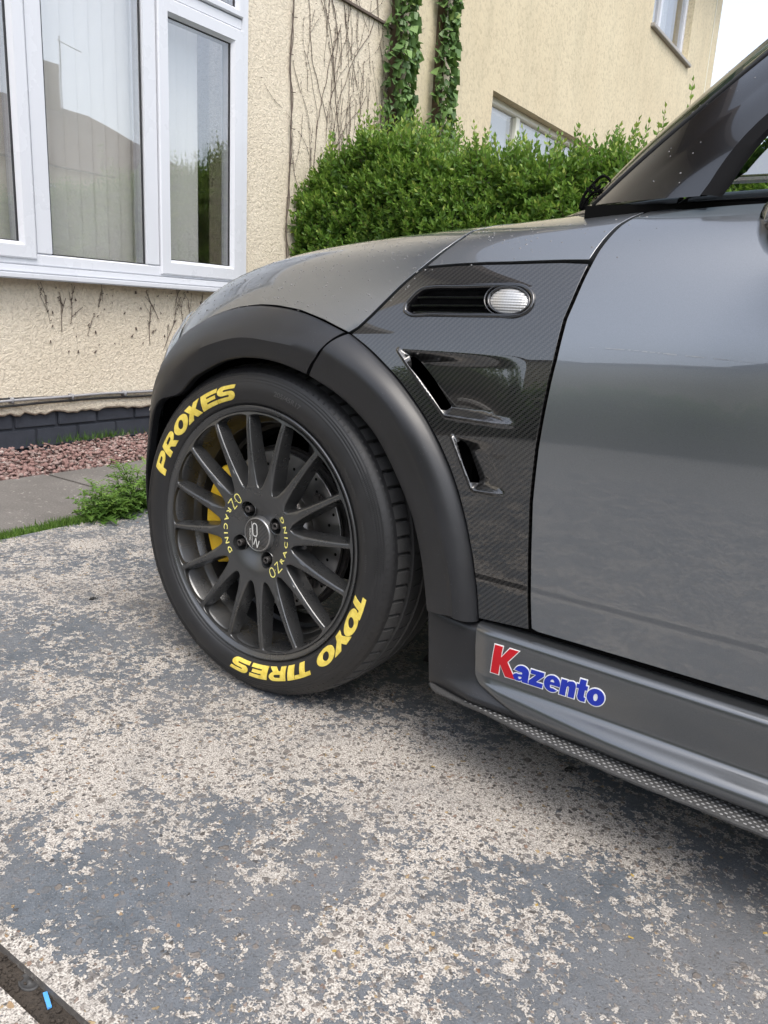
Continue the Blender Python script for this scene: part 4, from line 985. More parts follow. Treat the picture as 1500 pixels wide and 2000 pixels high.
def oval_ring(name, r0, r1, h, m_, parent):
    V = []; F = []; n = 48
    for (s, o_) in ((r0, -.012), (r0, h * .6), ((r0 + r1) / 2, h), (r1, h * .6), (r1, -.004)):
        for i in range(n):
            a = 2 * PI * i / n; V.append(on((cen[0] + ax * s * math.cos(a), cen[1] + ay * s * math.sin(a) * (1 + (s - 1) * .2)), o_))
    for k in range(4):
        for i in range(n): F.append((k * n + i, k * n + (i + 1) % n, (k + 1) * n + (i + 1) % n, (k + 1) * n + i))
    return meshobj(name, V, F, m_, parent, True)
oval_ring('lens_surround', 1.14, 1.02, .0035, M['gloss_black'], ind)
oval_ring('lens_ring', 1.32, 1.24, .0030, M['gloss_black'], ind)
dome('lens', ax, ay, -.0005, .0055, M['lens'], ind)

# ---------------------------------------------------------------- wheel arch trims
def flare(name, outer_uv, mid_px, inner_px, ym, yi, n=70, extra=None):
    """black arch trim lofted between the body line and the inner lip"""
    Po = S(outer_uv[:, 0], outer_uv[:, 1]); No = Snorm(outer_uv[:, 0], outer_uv[:, 1])
    Pm = np.array([atY(x, y, q) for (x, y), q in zip(mid_px, ym)]); Pi = np.array([atY(x, y, q) for (x, y), q in zip(inner_px, yi)])
    if extra is not None: Po = np.vstack([Po, extra[0]]); No = np.vstack([No, [No[-1]] * len(extra[0])]); Pm = np.vstack([Pm, extra[1]]); Pi = np.vstack([Pi, extra[2]])
    Co, Cm, Ci, Cn = curve(Po, n), curve(Pm, n), curve(Pi, n), curve(Po + No * .1, n); Cn = (Cn - Co); Cn /= np.linalg.norm(Cn, axis=1, keepdims=True)
    C = np.array([0, 0, .302]); rows = []
    for i in range(n):
        rad = Ci[i] - C; rad[1] = 0; rad /= np.linalg.norm(rad)
        a, b_, c = Co[i], Cm[i], Ci[i]
        e = (b_ - a)
        pr = [a - Cn[i] * .012, a + Cn[i] * .0, a + Cn[i] * .0035 + e * .02]
        for t in (.12, .3, .5, .7, .86): pr.append(a + e * t + Cn[i] * (.0035 + .008 * math.sin(PI * t) * (1 - t * .3)))
        pr.append(b_ + Cn[i] * .001)
        for t in (.18, .45, .75, .93): pr.append(b_ + (c - b_) * t + Cn[i] * .003 * math.sin(PI * t))
        pr += [c, c + np.array([0, .0025, 0]) - rad * .0015, c + np.array([0, .018, 0]) - rad * .001, c + np.array([0, .030, 0]) + rad * .01, c + np.array([0, .05, 0]) + rad * .03]
        rows.append(pr)
    k = len(rows[0]); V = [q for r_ in rows for q in r_]; F = [(i * k + j, i * k + j + 1, (i + 1) * k + j + 1, (i + 1) * k + j) for i in range(n - 1) for j in range(k - 1)]
    F += [tuple(range(k)), tuple((n - 1) * k + j for j in range(k - 1, -1, -1))]
    o = meshobj(name, V, F, M['plastic'], car); autosmooth(o, 32); return o
rear_mid = [(628, 688), (664, 713), (703, 745), (735, 779), (764, 816), (788, 857), (810, 905), (829, 953), (847, 1010), (861, 1065), (872, 1115), (878, 1163), (880, 1203)]
rear_in = [(604, 733), (640, 756), (679, 787), (706, 815), (734, 851), (754, 887), (773, 927), (788, 962), (803, 1003), (815, 1050), (824, 1098), (830, 1150), (833.5, 1192)]
flare('arch_trim', arch_rear, rear_mid, rear_in, [-.030, -.031, -.032, -.033, -.033, -.033, -.032, -.031, -.030, -.028, -.027, -.026, -.025], [-.014] * 13)
fo = arch_front
f_mid = [(617, 697), (572, 677), (527, 667), (495, 661), (462, 660), (425, 668), (390, 681), (362, 697), (338, 716)]
f_in = [(598, 730), (557, 712), (515, 700), (488, 697), (458, 698), (428, 706), (398, 722), (370, 742), (345, 770)]
ex_o = [(-.278, .045, .565), (-.312, .062, .49), (-.335, .078, .40), (-.345, .088, .31), (-.345, .095, .22)]
ex_m = [(-.262, .006, .545), (-.300, .020, .47), (-.326, .034, .385), (-.338, .044, .30), (-.336, .052, .21)]
ex_i = [(-.240, -.004, .52), (-.285, .006, .45), (-.314, .018, .375), (-.327, .028, .295), (-.325, .036, .21)]
flare('arch_trim', fo, f_mid, f_in, [-.030, -.031, -.031, -.030, -.029, -.026, -.022, -.014, -.006], [-.014, -.015, -.015, -.014, -.013, -.011, -.009, -.006, -.002], extra=(ex_o, ex_m, ex_i))
# arch liner
b = MB(); V = []; F = []; n = 60
for i in range(n + 1):
    a = math.radians(-25 + 208 * i / n)
    for y, r_ in ((.035, .350), (.045, .362), (.26, .365), (.30, .10)): V.append((r_ * math.cos(a) * (.94 if math.cos(a) < 0 else 1.1), y, .302 + r_ * math.sin(a) * .985))
for i in range(n):
    for k in range(3): F.append((i * 4 + k, i * 4 + k + 1, i * 4 + k + 5, i * 4 + k + 4))
meshobj('arch_liner', V, F, M['void'], car, True)
b = MB(); b.box((.385, .03, .15), (.41, .60, .70)); b.box((-.30, .34, .12), (.5, .35, .66)); b.build('inner_wing', M['void'], car)
b = MB(); b.box((.42, .05, .16), (2.0, 1.62, .20)); b.box((.30, .42, .14), (.5, 1.2, .30)); b.box((2.0, .2, .2), (3.0, 1.5, .3)); b.build('underbody', M['void'], car)
# near-black skin behind the panels; shade of the gaps put into its colour
us = np.linspace(-.50, 3.0, 110); vs2 = np.linspace(1.3, 12.6, 60); U, W = np.meshgrid(us, vs2, indexing='ij'); P = S(U, W) - Snorm(U, W) * .013
keep = []
for i in range(len(us) - 1):
    for j in range(len(vs2) - 1):
        c = P[i, j]; 
        if (math.hypot(c[0], c[2] - .302) < .375 and vs2[j] < 6) or (math.hypot(c[0] - 2.467, c[2] - .302) < .36): continue
        if HC[:, 0].min() - .02 < c[0] < HC[:, 0].max() + .02 and HC[:, 1].min() - .02 < c[2] < HC[:, 1].max() + .02: continue
        if min(A1[0], D2[0]) - .03 < c[0] < max(B1[0], B2[0]) + .03 and min(C2[1], D2[1]) - .03 < c[2] < A1[1] + .02: continue
        a = i * len(vs2) + j; keep.append((a, a + 1, a + len(vs2) + 1, a + len(vs2)))
meshobj('gap_skin', P.reshape(-1, 3), keep, M['void'], car, True)
b = MB(); b.box((.40, .075, .25), (.60, .08, .70)); b.build('splash_shield', M['void'], car)
# far side and tail, plain but solid, so the car is a whole volume
U, W = np.meshgrid(np.linspace(-.50, 3.0, 60), np.linspace(1.3, 13, 40), indexing='ij'); P = S(U, W); P[..., 1] = 1.66 - P[..., 1]
a = (np.arange(59)[:, None] * 40 + np.arange(39)[None]).ravel(); F = np.stack([a, a + 40, a + 41, a + 1], 1)
k = np.array([math.hypot(P.reshape(-1, 3)[q][0], P.reshape(-1, 3)[q][2] - .302) > .37 and math.hypot(P.reshape(-1, 3)[q][0] - 2.467, P.reshape(-1, 3)[q][2] - .302) > .36 for q in a])
meshobj('far_side_body', P.reshape(-1, 3), F[k], M['paint'], car, True)
b = MB(); b.box((2.96, .14, .2), (3.0, 1.52, .86), .01); b.build('tailgate', M['paint'], car)

# ---------------------------------------------------------------- sill, black end piece and carbon skirt blade
def sweep(name, sect, xs, m, offs=None, parent=None, deg=40, yoff=None, zoff=None):
    V = []; k = len(sect)
    for i, x in enumerate(xs):
        for (y, z) in sect: V.append((x + (offs[i](y, z) if offs else 0), y + (yoff(x) if yoff else 0), z + (zoff(x) if zoff else 0)))
    F = [(i * k + j, i * k + j + 1, (i + 1) * k + j + 1, (i + 1) * k + j) for i in range(len(xs) - 1) for j in range(k - 1)]
    F += [tuple(range(k)), tuple((len(xs) - 1) * k + j for j in range(k - 1, -1, -1))]
    o = meshobj(name, V, F, m, parent or car); autosmooth(o, deg); return o
sill_sec0 = [(.03, .268), (.006, .2685), (-.004, .2680), (-.014, .2668), (-.0188, .2640), (-.0210, .2590), (-.0217, .2500), (-.0215, .232), (-.0205, .220), (-.0195, .208), (-.0190, .200), (-.0195, .194), (-.0225, .189), (-.029, .1855), (-.037, .182), (-.0430, .177), (-.0460, .170), (-.0455, .163), (-.041, .157), (-.034, .152), (-.030, .149), (-.015, .148), (.03, .148)]
ss = curve(sill_sec0, 64)
def sill_x0(y, z): # slanted, rounded leading end
    return 0
xs = np.r_[np.linspace(.466, .62, 14), np.linspace(.66, 2.08, 20)]
V = []; k = len(ss); C0 = .462
for i, x in enumerate(xs):
    for (y, z) in ss:
        t = np.clip((z - .148) / (.268 - .148), 0, 1)
        lead = C0 + .006 * (1 - t) + .085 * np.clip((.40 - t) / .40, 0, 1) ** 1.8      # lower edge starts further back
        xx = lead + (x - xs[0]) * (2.08 - lead) / (2.08 - xs[0]); sh = np.clip(1 - (xx - lead) / .03, 0, 1) ** 2
        fb_ = np.clip((xx - .47) / .30, 0, 1); fb_ = .25 + .75 * fb_ * fb_ * (3 - 2 * fb_)
        yb = y if (y > -.0215 or z > .2) else -.0215 + (y + .0215) * fb_
        yy = yb + .008 * sh; V.append((xx, yy, z - .0065 * np.clip((xx - .5) / .4, 0, 2)))
F = [(i * k + j, i * k + j + 1, (i + 1) * k + j + 1, (i + 1) * k + j) for i in range(len(xs) - 1) for j in range(k - 1)] + [tuple(range(k))]
sill = meshobj('sill', V, F, M['sill_paint'], car); autosmooth(sill, 50)
# satin black body of the skirt behind and below the painted sill, with its end piece at the wheel
bk_sec = [(.05, .262), (.004, .262), (-.004, .258), (-.007, .250), (-.009, .20), (-.014, .18), (-.022, .165), (-.028, .157), (-.026, .150), (-.016, .1465), (.05, .1465)]
bs = curve(bk_sec, 40); V = []; k = len(bs); xs = np.r_[np.linspace(.373, .47, 14), np.linspace(.49, .66, 8), [.9, 1.3, 2.09]]
for x in xs:
    for (y, z) in bs:
        f = np.clip((.47 - x) / .097, 0, 1); yy = y if y > .04 else y * (1 - f) + (-.006) * f
        V.append((x + .010 * np.clip((.262 - z) / .115, 0, 1) * f, yy + .004 * f * f * f, z - .0065 * np.clip((x - .5) / .4, 0, 2)))
F = [(i * k + j, i * k + j + 1, (i + 1) * k + j + 1, (i + 1) * k + j) for i in range(len(xs) - 1) for j in range(k - 1)] + [tuple(range(k))]
sk_ = meshobj('skirt_end_piece', V, F, M['plastic'], car); autosmooth(sk_, 45)
# blade
M['blade'] = simple('carbon_blade_resin', (.055, .055, .055), .45, nscale=220, namt=.6, bumps=.5, bdist=.001)
pts_o = [atZ(x, y, .1435) for x, y in ((838, 1335), (850, 1350), (875, 1362), (910, 1377), (975, 1408), (1073, 1454), (1150, 1487), (1227, 1519), (1350, 1567), (1500, 1626))]
pts_o = np.array(pts_o); pts_o[0][1] = max(pts_o[0][1], -.006)
tail = np.array([[1.3, pts_o[-1][1] - .001, .1435], [1.8, pts_o[-1][1], .1435], [2.08, pts_o[-1][1] + .01, .1435]])
co = curve(np.vstack([pts_o, tail]), 120); V = []; r2 = random.Random(4)
for i, q in enumerate(co):
    dz = -.0065 * max(0, min(2, (q[0] - .5) / .4)); j1 = r2.uniform(-.0007, .0007); j2 = r2.uniform(-.0006, .0006)
    z = .1435 + dz + .002; V += [(q[0] + .006, .03, z), (q[0] + .001, q[1] + .006, z + .0003), (q[0], q[1] + j1, z - .001 + j2), (q[0], q[1] + j2 + .0005, z - .0042 + j1), (q[0] + .006, .03, z - .005)]
F = [(i * 5 + j, i * 5 + j + 1, (i + 1) * 5 + j + 1, (i + 1) * 5 + j) for i in range(len(co) - 1) for j in range(4)] + [(0, 1, 2, 3, 4)]
bl = meshobj('skirt_blade', V, F, M['blade'], car); autosmooth(bl, 40)
# raised resin dimples in rows along the blade
b = MB()
for r_ in range(6):
    x = .46 + (r_ % 2) * .0045
    while x < 1.25:
        yo = np.interp(x, co[:, 0], co[:, 1]) + .005 + r_ * .0058; z = .1458 - .0065 * max(0, min(2, (x - .5) / .4))
        if yo < -.012 - .012 * (x > .6):
            n = 8; vv = [(x + .0024 * math.cos(2 * PI * i / n), yo + .0016 * math.sin(2 * PI * i / n), z) for i in range(n)] + [(x, yo, z + .0012)]
            b.add(vv, [(i, (i + 1) % n, n) for i in range(n)])
        x += .0090
tag(b.build('resin_dimples', simple('resin_grey', (.22, .22, .22), .35), bl, True), kind='stuff')

# ================================================================ FRONT WHEEL
wheel = thing('wheel', None, None, parent=car); [wheel.pop(k) for k in list(wheel.keys())]
wheel.location = (0, 0, .302); wheel.rotation_euler = (math.radians(-1.6), 0, 0)
CZ = -.302 + .0008
def flat_contact(o):
    for v in o.data.vertices:
        if v.co.z < CZ: v.co.z = CZ
# sidewall
tp = curve([(.2225, -.012), (.2275, -.0035), (.2322, -.0035), (.2352, -.0008), (.2395, .0030), (.246, .0062), (.256, .0085), (.266, .0080), (.276, .0055), (.284, .0020), (.291, -.0030), (.2965, -.0090), (.3005, -.0160)], 60)
prof = [tuple(q) for q in tp]
# fine concentric ribs near the bead and shoulder
prof2 = []
for (r_, o_) in prof:
    e = .0
    if .2335 < r_ < .2385: e = .0009 * math.sin((r_ - .2335) / .005 * 2 * PI * 2)
    if .273 < r_ < .286: e = .0008 * math.sin((r_ - .273) / .013 * 2 * PI * 3)
    prof2.append((r_, o_ + e))
side = revolve(prof2, 220, M['tyre'], 'tyre_sidewall', wheel); flat_contact(side)
inner = revolve([(.3005, -.188), (.285, -.205), (.25, -.210), (.225, -.196)], 96, M['tyre'], 'inner_sidewall', wheel); flat_contact(inner)
# tread band: shoulder blocks parted by lateral grooves, ribs parted by circumferential grooves
NB, SUB = 70, 12
ws = np.array([.0160, .0164, .0200, .026, .034, .042, .0450, .0455, .0525, .0530, .060, .075, .082, .0825, .0895, .090, .102, .114, .1145, .1215, .122, .135, .150, .1585, .159, .166, .1665, .176, .182, .1875, .188])
def crown(w):
    t = (w - .102) / .086; return .3082 - .0077 * abs(t) ** 3.2
V = []; n = NB * SUB
for i in range(n):
    for w in ws:
        r_ = crown(w); k = (i / SUB) % 1
        circ = (.0452 < w < .0528) or (.0822 < w < .0893) or (.1142 < w < .1218) or (.1588 < w < .1658)
        lat = False; kk = (k + (w - .016) * 3.2) % 1
        if w < .0453: lat = kk < .16 and w > .0162
        elif w < .0825: kk2 = (k + .45 - (w - .05) * 9) % 1; lat = kk2 < .10 and w > .062
        elif w > .159: lat = (k + .3) % 1 < .12
        d = .0075 if circ else (.0068 if lat else 0)
        a = 2 * PI * i / n; r_ -= d; V.append((r_ * math.cos(a), w, r_ * math.sin(a)))
k = len(ws); F = [(i * k + j, i * k + j + 1, ((i + 1) % n) * k + j + 1, ((i + 1) % n) * k + j) for i in range(n) for j in range(k - 1)]
tr = meshobj('tread', V, F, M['tread'], wheel); flat_contact(tr); autosmooth(tr, 28)
# moulded shoulder bars, the scalloped band between sidewall and tread
b = MB()
def wp(r_, a, o_): return (r_ * math.cos(a), -o_, r_ * math.sin(a))
def prof_out(r_): return float(np.interp(r_, [p[0] for p in prof], [p[1] for p in prof]))
for i in range(NB * 2):
    a = 2 * PI * (i + .3) / (NB * 2); da = .0085
    q = [wp(.2885, a, prof_out(.2885) + .0003), wp(.2885, a + da, prof_out(.2885) + .0003), wp(.2985, a + da * 1.5, prof_out(.2985) + .0004), wp(.2985, a + da * .4, prof_out(.2985) + .0004)]
    c = [(x * .9995, y - .0009, z * .9995) for x, y, z in q]
    b.add(q + c, [(4, 5, 6, 7), (0, 1, 5, 4), (1, 2, 6, 5), (2, 3, 7, 6), (3, 0, 4, 7)])
o = b.build('shoulder_bars', M['tyre'], wheel); tag(o, kind='stuff'); flat_contact(o)
# ribbed decorative fields on the rear part of the sidewall
b = MB()
for (a0, a1) in ((-1, 33), (128, 122), (176, 240)):
    for i in range(int(abs(a1 - a0) / .62)):
        a = math.radians(min(a0, a1) + i * .62); t = i * .62 / abs(a1 - a0); rl = .272 + .001 * t; rh = .2865 - .003 * abs(t - .5)
        sk_a = .012
        q = [wp(rl, a, prof_out(rl)), wp(rl, a + .0045, prof_out(rl)), wp(rh, a + .0045 + sk_a, prof_out(rh)), wp(rh, a + sk_a, prof_out(rh))]
        c = [(x, y - .0010, z) for x, y, z in q]; b.add(q + c, [(4, 5, 6, 7), (0, 1, 5, 4), (1, 2, 6, 5), (2, 3, 7, 6), (3, 0, 4, 7)])
o = b.build('sidewall_ribbing', M['tyre'], wheel); tag(o, kind='stuff'); flat_contact(o)

# ---- lettering as solid shapes bent round the sidewall
def arc(cx, cy, rx, ry, a0, a1, n=9): return [(cx + rx * math.cos(math.radians(a0 + (a1 - a0) * i / n)), cy + ry * math.sin(math.radians(a0 + (a1 - a0) * i / n))) for i in range(n + 1)]
t = .30   # stroke weight of the heavy wide face (unit cap height 1, widths as given)
GL = {
 'P': (1.30, [[(0, 0), (.42, 0), (.42, .30)] + arc(.86, .65, .44, .35, -90, 90) + [(0, 1)], [(.42, .53)] + [(.42, .77)] + arc(.78, .65, .16, .12, 90, -90)]),
 'R': (1.38, [[(0, 0), (.42, 0), (.42, .30), (.60, .30), (.86, 0), (1.36, 0), (1.02, .36)] + arc(.88, .66, .44, .34, -60, 90) + [(0, 1)], [(.42, .53), (.42, .77)] + arc(.80, .65, .16, .12, 90, -90)]),
 'O': (1.42, [arc(.71, .5, .71, .52, 0, 360, 32)[:-1], arc(.71, .5, .26, .27, 0, 360, 24)[:-1]]),
 'X': (1.40, [[(0, 0), (.50, 0), (.70, .26), (.92, 0), (1.42, 0), (1.0, .50), (1.38, 1), (.90, 1), (.72, .76), (.52, 1), (.02, 1), (.42, .50)]]),
 'E': (1.22, [[(0, 0), (1.2, 0), (1.2, .26), (.42, .26), (.42, .385), (1.08, .385), (1.08, .615), (.42, .615), (.42, .74), (1.2, .74), (1.2, 1), (0, 1)]]),
 'S': (1.28, [[(0, 0), (.92, 0)] + arc(.92, .31, .36, .31, -90, 90) + [(.46, .62), (.40, .68), (.46, .75), (1.22, .75), (1.26, 1), (.36, 1)] + arc(.36, .69, .36, .31, 90, 270)[0:] + [(.82, .38), (.88, .31), (.82, .25), (0, .25)]]),
 'T': (1.22, [[(.40, 0), (.82, 0), (.82, .72), (1.22, .72), (1.22, 1), (0, 1), (0, .72), (.40, .72)]]),
 'Y': (1.36, [[(.47, 0), (.89, 0), (.89, .36), (1.38, 1), (.90, 1), (.68, .66), (.46, 1), (-.02, 1), (.47, .36)]]),
 'I': (.46, [[(0, 0), (.42, 0), (.42, 1), (0, 1)]]),
}
def glyph_mesh(loops, fn, h=.09):
    """triangulate glyph loops finely and bend with fn(x,y)->3D"""
    P = []; E = []; L_ = []
    for l in loops:
        q = []
        for i in range(len(l)):
            a = np.array(l[i]); c = np.array(l[(i + 1) % len(l)]); k = max(1, int(np.linalg.norm(c - a) / h)); q += [a + (c - a) * t_ / k for t_ in range(k)]
        E += [(len(P) + i, len(P) + (i + 1) % len(q)) for i in range(len(q))]; P += q; L_.append(np.array(q))
    lo = np.min(P, 0); hi = np.max(P, 0); gx, gy = np.meshgrid(np.arange(lo[0], hi[0], h * 1.2), np.arange(lo[1], hi[1], h * 1.2)); G = np.stack([gx.ravel(), gy.ravel()], 1)
    k = inpoly(G, L_[0]) & (polydist(G, L_[0]) > h * .3)
    for q in L_[1:]: k &= ~inpoly(G, q) & (polydist(G, q) > h * .3)
    A = np.array(P + list(G[k])); r = delaunay_2d_cdt([Vector(a) for a in A], E, [], 0, 1e-7); vv = np.array([a[:] for a in r[0]]); ff = np.array([f for f in r[2] if len(f) == 3]); c = vv[ff].mean(1)
    k = inpoly(c, L_[0])
    for q in L_[1:]: k &= ~inpoly(c, q)
    ff = ff[k]; top_ = [fn(x, y, 1) for x, y in vv]; F = [tuple(f) for f in ff]; V = list(top_)
    for q in L_:
        o_ = len(V); n_ = len(q)
        for x, y in q: V.append(fn(x, y, 1))
        for x, y in q: V.append(fn(x, y, 0))
        F += [(o_ + i, o_ + (i + 1) % n_, o_ + n_ + (i + 1) % n_, o_ + n_ + i) for i in range(n_)]
    return V, F
def ring_text(word, a_start, a_end, r0, r1, spans, m_, name, slant=.30, th=.0011):
    """letters read clockwise, tops outward; spans = start/end angle for each letter"""
    for ch, (s, e) in zip(word, spans):
        w_, loops = GL[ch]; H = r1 - r0
        def fn(x, y, top_, s=s, e=e, w_=w_):
            r_ = r0 + H * y; a = math.radians(s + (e - s) * (x / w_)) - slant * (y - .5) * H / .256
            return wp(r_, a, prof_out(r_) + (th if top_ else -.0006))
        V, F = glyph_mesh(loops, fn); o = meshobj(name, V, F, m_, wheel)
        bmn = bmesh.new(); bmn.from_mesh(o.data); bmesh.ops.recalc_face_normals(bmn, faces=bmn.faces); bmn.to_mesh(o.data); bmn.free()
ring_text('PROXES', 0, 0, .2425, .2685, [(162.0, 152.9), (152.3, 142.2), (141.6, 130.9), (132.0, 121.6), (120.6, 110.8), (110.6, 100.6)], M['yellow'], 'letter')
ring_text('TOYO', 0, 0, .2405, .2660, [(-10.4, -18.8), (-16.9, -28.6), (-26.6, -38.4), (-37.2, -48.6)], M['yellow'], 'letter')
ring_text('TIRES', 0, 0, .2405, .2660, [(-53.6, -62.2), (-62.6, -66.6), (-67.6, -77.0), (-77.8, -87.4), (-88.6, -98.2)], M['yellow'], 'letter')
# built-in font for the small writing
def text_mesh(body, offset=0.0, res=3):
    cu = bpy.data.curves.new('txt', 'FONT'); cu.body = body; cu.size = 1; cu.resolution_u = res; cu.offset = offset; cu.fill_mode = 'FRONT' if hasattr(cu, 'fill_mode') else 'FRONT'
    ob = bpy.data.objects.new('txt', cu); COL.objects.link(ob); dg = bpy.context.evaluated_depsgraph_get(); dg.update()
    me = bpy.data.meshes.new_from_object(ob.evaluated_get(dg)); V = np.array([v.co[:] for v in me.vertices]).reshape(-1, 3); F = [tuple(p.vertices) for p in me.polygons]
    bpy.data.objects.remove(ob); bpy.data.curves.remove(cu); bpy.data.meshes.remove(me); return V, F
def subdiv(V, F, h):
    bm = bmesh.new(); vs_ = [bm.verts.new(v) for v in V]
    for f in F:
        try: bm.faces.new([vs_[i] for i in f])
        except ValueError: pass
    for _ in range(3):
        ed = [e for e in bm.edges if e.calc_length() > h]
        if not ed: break
        bmesh.ops.subdivide_edges(bm, edges=ed, cuts=1)
    bmesh.ops.triangulate(bm, faces=bm.faces); bm.verts.index_update(); V = np.array([v.co[:] for v in bm.verts]); F = [tuple(v.index for v in f.verts) for f in bm.faces]; bm.free(); return V, F
def arc_text(body, a_mid, r_base, size, m_, name, offset=0.0, out=None, flip=False, sx=1.0, spacing=1.0, a_start=None, parent=None, lift=.0009):
    V, F = text_mesh(body, offset); V, F = subdiv(V, F, .25); w_ = V[:, 0].max() - V[:, 0].min(); V[:, 0] -= (V[:, 0].max() + V[:, 0].min()) / 2
    W = []
    for x, y, z in V:
        r_ = r_base + (y * size if not flip else -y * size); a = math.radians(a_mid) + (-1 if not flip else 1) * x * size * sx / r_base
        W.append(wp(r_, a, (out(r_) if callable(out) else prof_out(r_)) + lift))
    return meshobj(name, W, F, m_, parent or wheel)
emb = simple('moulded_rubber_letters', (.060, .060, .061), .40)  # lighter than the tyre: highlights on the raised letters put into colour
arc_text('205/45R17', 73.3, .2575, .0115, emb, 'size_marking', .02, spacing=1.2, sx=1.2)
arc_text('TREAD PLIES', 14, .2520, .0055, emb, 'small_marking', sx=1.2); arc_text('TUBELESS  RADIAL', 32, .2520, .0055, emb, 'small_marking', sx=1.1)
arc_text('E4 0233419', 2, .2535, .0055, emb, 'small_marking', sx=1.1)

# ---- rim
def Z_(r_): # front face height of the hub/spoke sheet
    return float(np.interp(r_, RX, RYY))
RX = np.linspace(.028, .2235, 120)
RYY = spline(RX, [.028, .036, .046, .058, .070, .080, .10, .14, .18, .21, .2235], [-.0185, -.0175, -.0140, -.0090, -.0055, -.0042, -.0035, -.0020, -.0010, -.0022, -.0036])
lip = [(.200, -.060), (.2075, -.047), (.2085, -.0455), (.2150, -.0125), (.2170, -.0090), (.2200, -.0050), (.2235, -.0034), (.2262, -.0008), (.2282, .0010), (.2300, .0012), (.2314, .0002), (.2318, -.0022), (.2300, -.008), (.228, -.012)]
lp = []
for a, c in zip(lip[:-1], lip[1:]): lp += [tuple(np.array(a) + (np.array(c) - np.array(a)) * t_) for t_ in (0, .5)]
o = revolve([(.1990, -.060)] + lip, 240, M['alloy'], 'rim_lip', wheel); autosmooth(o, 38)
o = revolve([(.2070, -.0595), (.2000, -.0600), (.1985, -.064), (.1965, -.085), (.1960, -.100), (.1890, -.104), (.1880, -.150), (.196, -.156), (.205, -.185), (.214, -.190)], 160, M['alloy_dark'], 'rim_barrel', wheel); autosmooth(o, 30)
# cross ribs inside the barrel seen through the spokes
NSP = 16; PH = 6.9
# spoke: strip lofted along the radius; half width follows the window outline
R0 = .0865; R1 = .2215
def hw(r_):
    sec = r_ * math.tan(math.radians(11.25))
    base = np.interp(r_, [.0865, .092, .10, .12, .15, .18, .205, .2135], [.0150, .0122, .0104, .0078, .0061, .0051, .0048, .0050])
    g = sec - base
    t0 = np.clip((r_ - R0) / .0075, 0, 1); t1 = np.clip((.2175 - r_) / .0050, 0, 1)
    f = math.sqrt(max(0, 1 - (1 - t0) ** 2)) * math.sqrt(max(0, 1 - (1 - t1) ** 2))
    return sec - g * f
rs = np.r_[R0 + .0075 * (1 - np.cos(np.linspace(0, PI / 2, 9))), np.linspace(.097, .2105, 26), .2175 - .005 * (1 - np.sin(np.linspace(0, PI / 2, 8))), .2205]
rs = np.unique(np.round(rs, 6)); V = []; rows = []
for r_ in rs:
    w_ = hw(r_); z = Z_(min(r_, .2235)); op = w_ < r_ * math.tan(math.radians(11.25)) - 1e-5
    t_ = np.clip((r_ - .0865) / .03, 0, 1); t2 = np.clip((.217 - r_) / .02, 0, 1)
    cr = .0012 * t_ * t2; bev = .0022 if op else 0
    bev = min(.0024, (r_ * math.tan(math.radians(11.25)) - w_) * 1.2)
    dep = (.034 - .012 * np.clip((r_ - .09) / .12, 0, 1)); drf = .0040 * t_ * t2 + .0008
    half = [(0, 0 + cr), (w_ * .45, cr * .75), (max(0, w_ - bev * 1.6), cr * .15), (w_ - bev * .75, -bev * .18), (w_ - bev * .2, -bev * .62), (w_, -bev * 1.25), (w_ + drf * .35, -dep * .35), (w_ + drf * .75, -dep * .75), (w_ + drf, -dep), (w_ * .9, -dep - .002), (0, -dep - .003)]
    row = [(-a, h_) for a, h_ in half[::-1]] + half[1:]
    lim = r_ * math.tan(math.radians(11.25))
    rows.append([(r_ if abs(a) < 1e-9 else r_, min(max(a, -lim), lim), z + h_) for a, h_ in row])
k = len(rows[0]); V = []
for r_, row in zip(rs, rows):
    for (q, a, h_) in row:
        an = math.atan2(a, r_); rr = r_ / math.cos(an) if False else r_; V.append((rr * math.cos(an), -h_, rr * math.sin(an)))
F = [(i * k + j, i * k + j + 1, (i + 1) * k + j + 1, (i + 1) * k + j) for i in range(len(rs) - 1) for j in range(k - 1)]
sp = meshobj('spoke', V, F, M['alloy'], wheel); autosmooth(sp, 42)
sp.rotation_euler = (0, -math.radians(PH), 0)
for i in range(1, NSP):
    s = sp.copy(); COL.objects.link(s); s.parent = wheel; s.rotation_euler = (0, -math.radians(PH + 22.5 * i), 0)
# hub plate with four bolt wells
import itertools
bolts = [(math.radians(29.5 + 90 * i)) for i in range(4)]
RB = .0490; RH = .0148
loops = [[(.0868 * math.cos(a), .0868 * math.sin(a)) for a in np.linspace(0, 2 * PI, 193)[:-1]], [(.0282 * math.cos(a), .0282 * math.sin(a)) for a in np.linspace(0, 2 * PI, 61)[:-1]]]
for a in bolts: loops.append([(RB * math.cos(a) + RH * math.cos(c), RB * math.sin(a) + RH * math.sin(c)) for c in np.linspace(0, 2 * PI, 49)[:-1]])
def hubfn(x, y, top_): r_ = math.hypot(x, y); return (x, -(Z_(min(max(r_, .028), .2235)) - (0 if top_ else .030)), y)
V, F = glyph_mesh(loops, hubfn, .0028); hp = meshobj('hub_plate', V, F, M['alloy'], wheel)
bmn = bmesh.new(); bmn.from_mesh(hp.data); bmesh.ops.remove_doubles(bmn, verts=bmn.verts, dist=1e-6); bmesh.ops.recalc_face_normals(bmn, faces=bmn.faces); bmn.to_mesh(hp.data); bmn.free(); autosmooth(hp, 35)
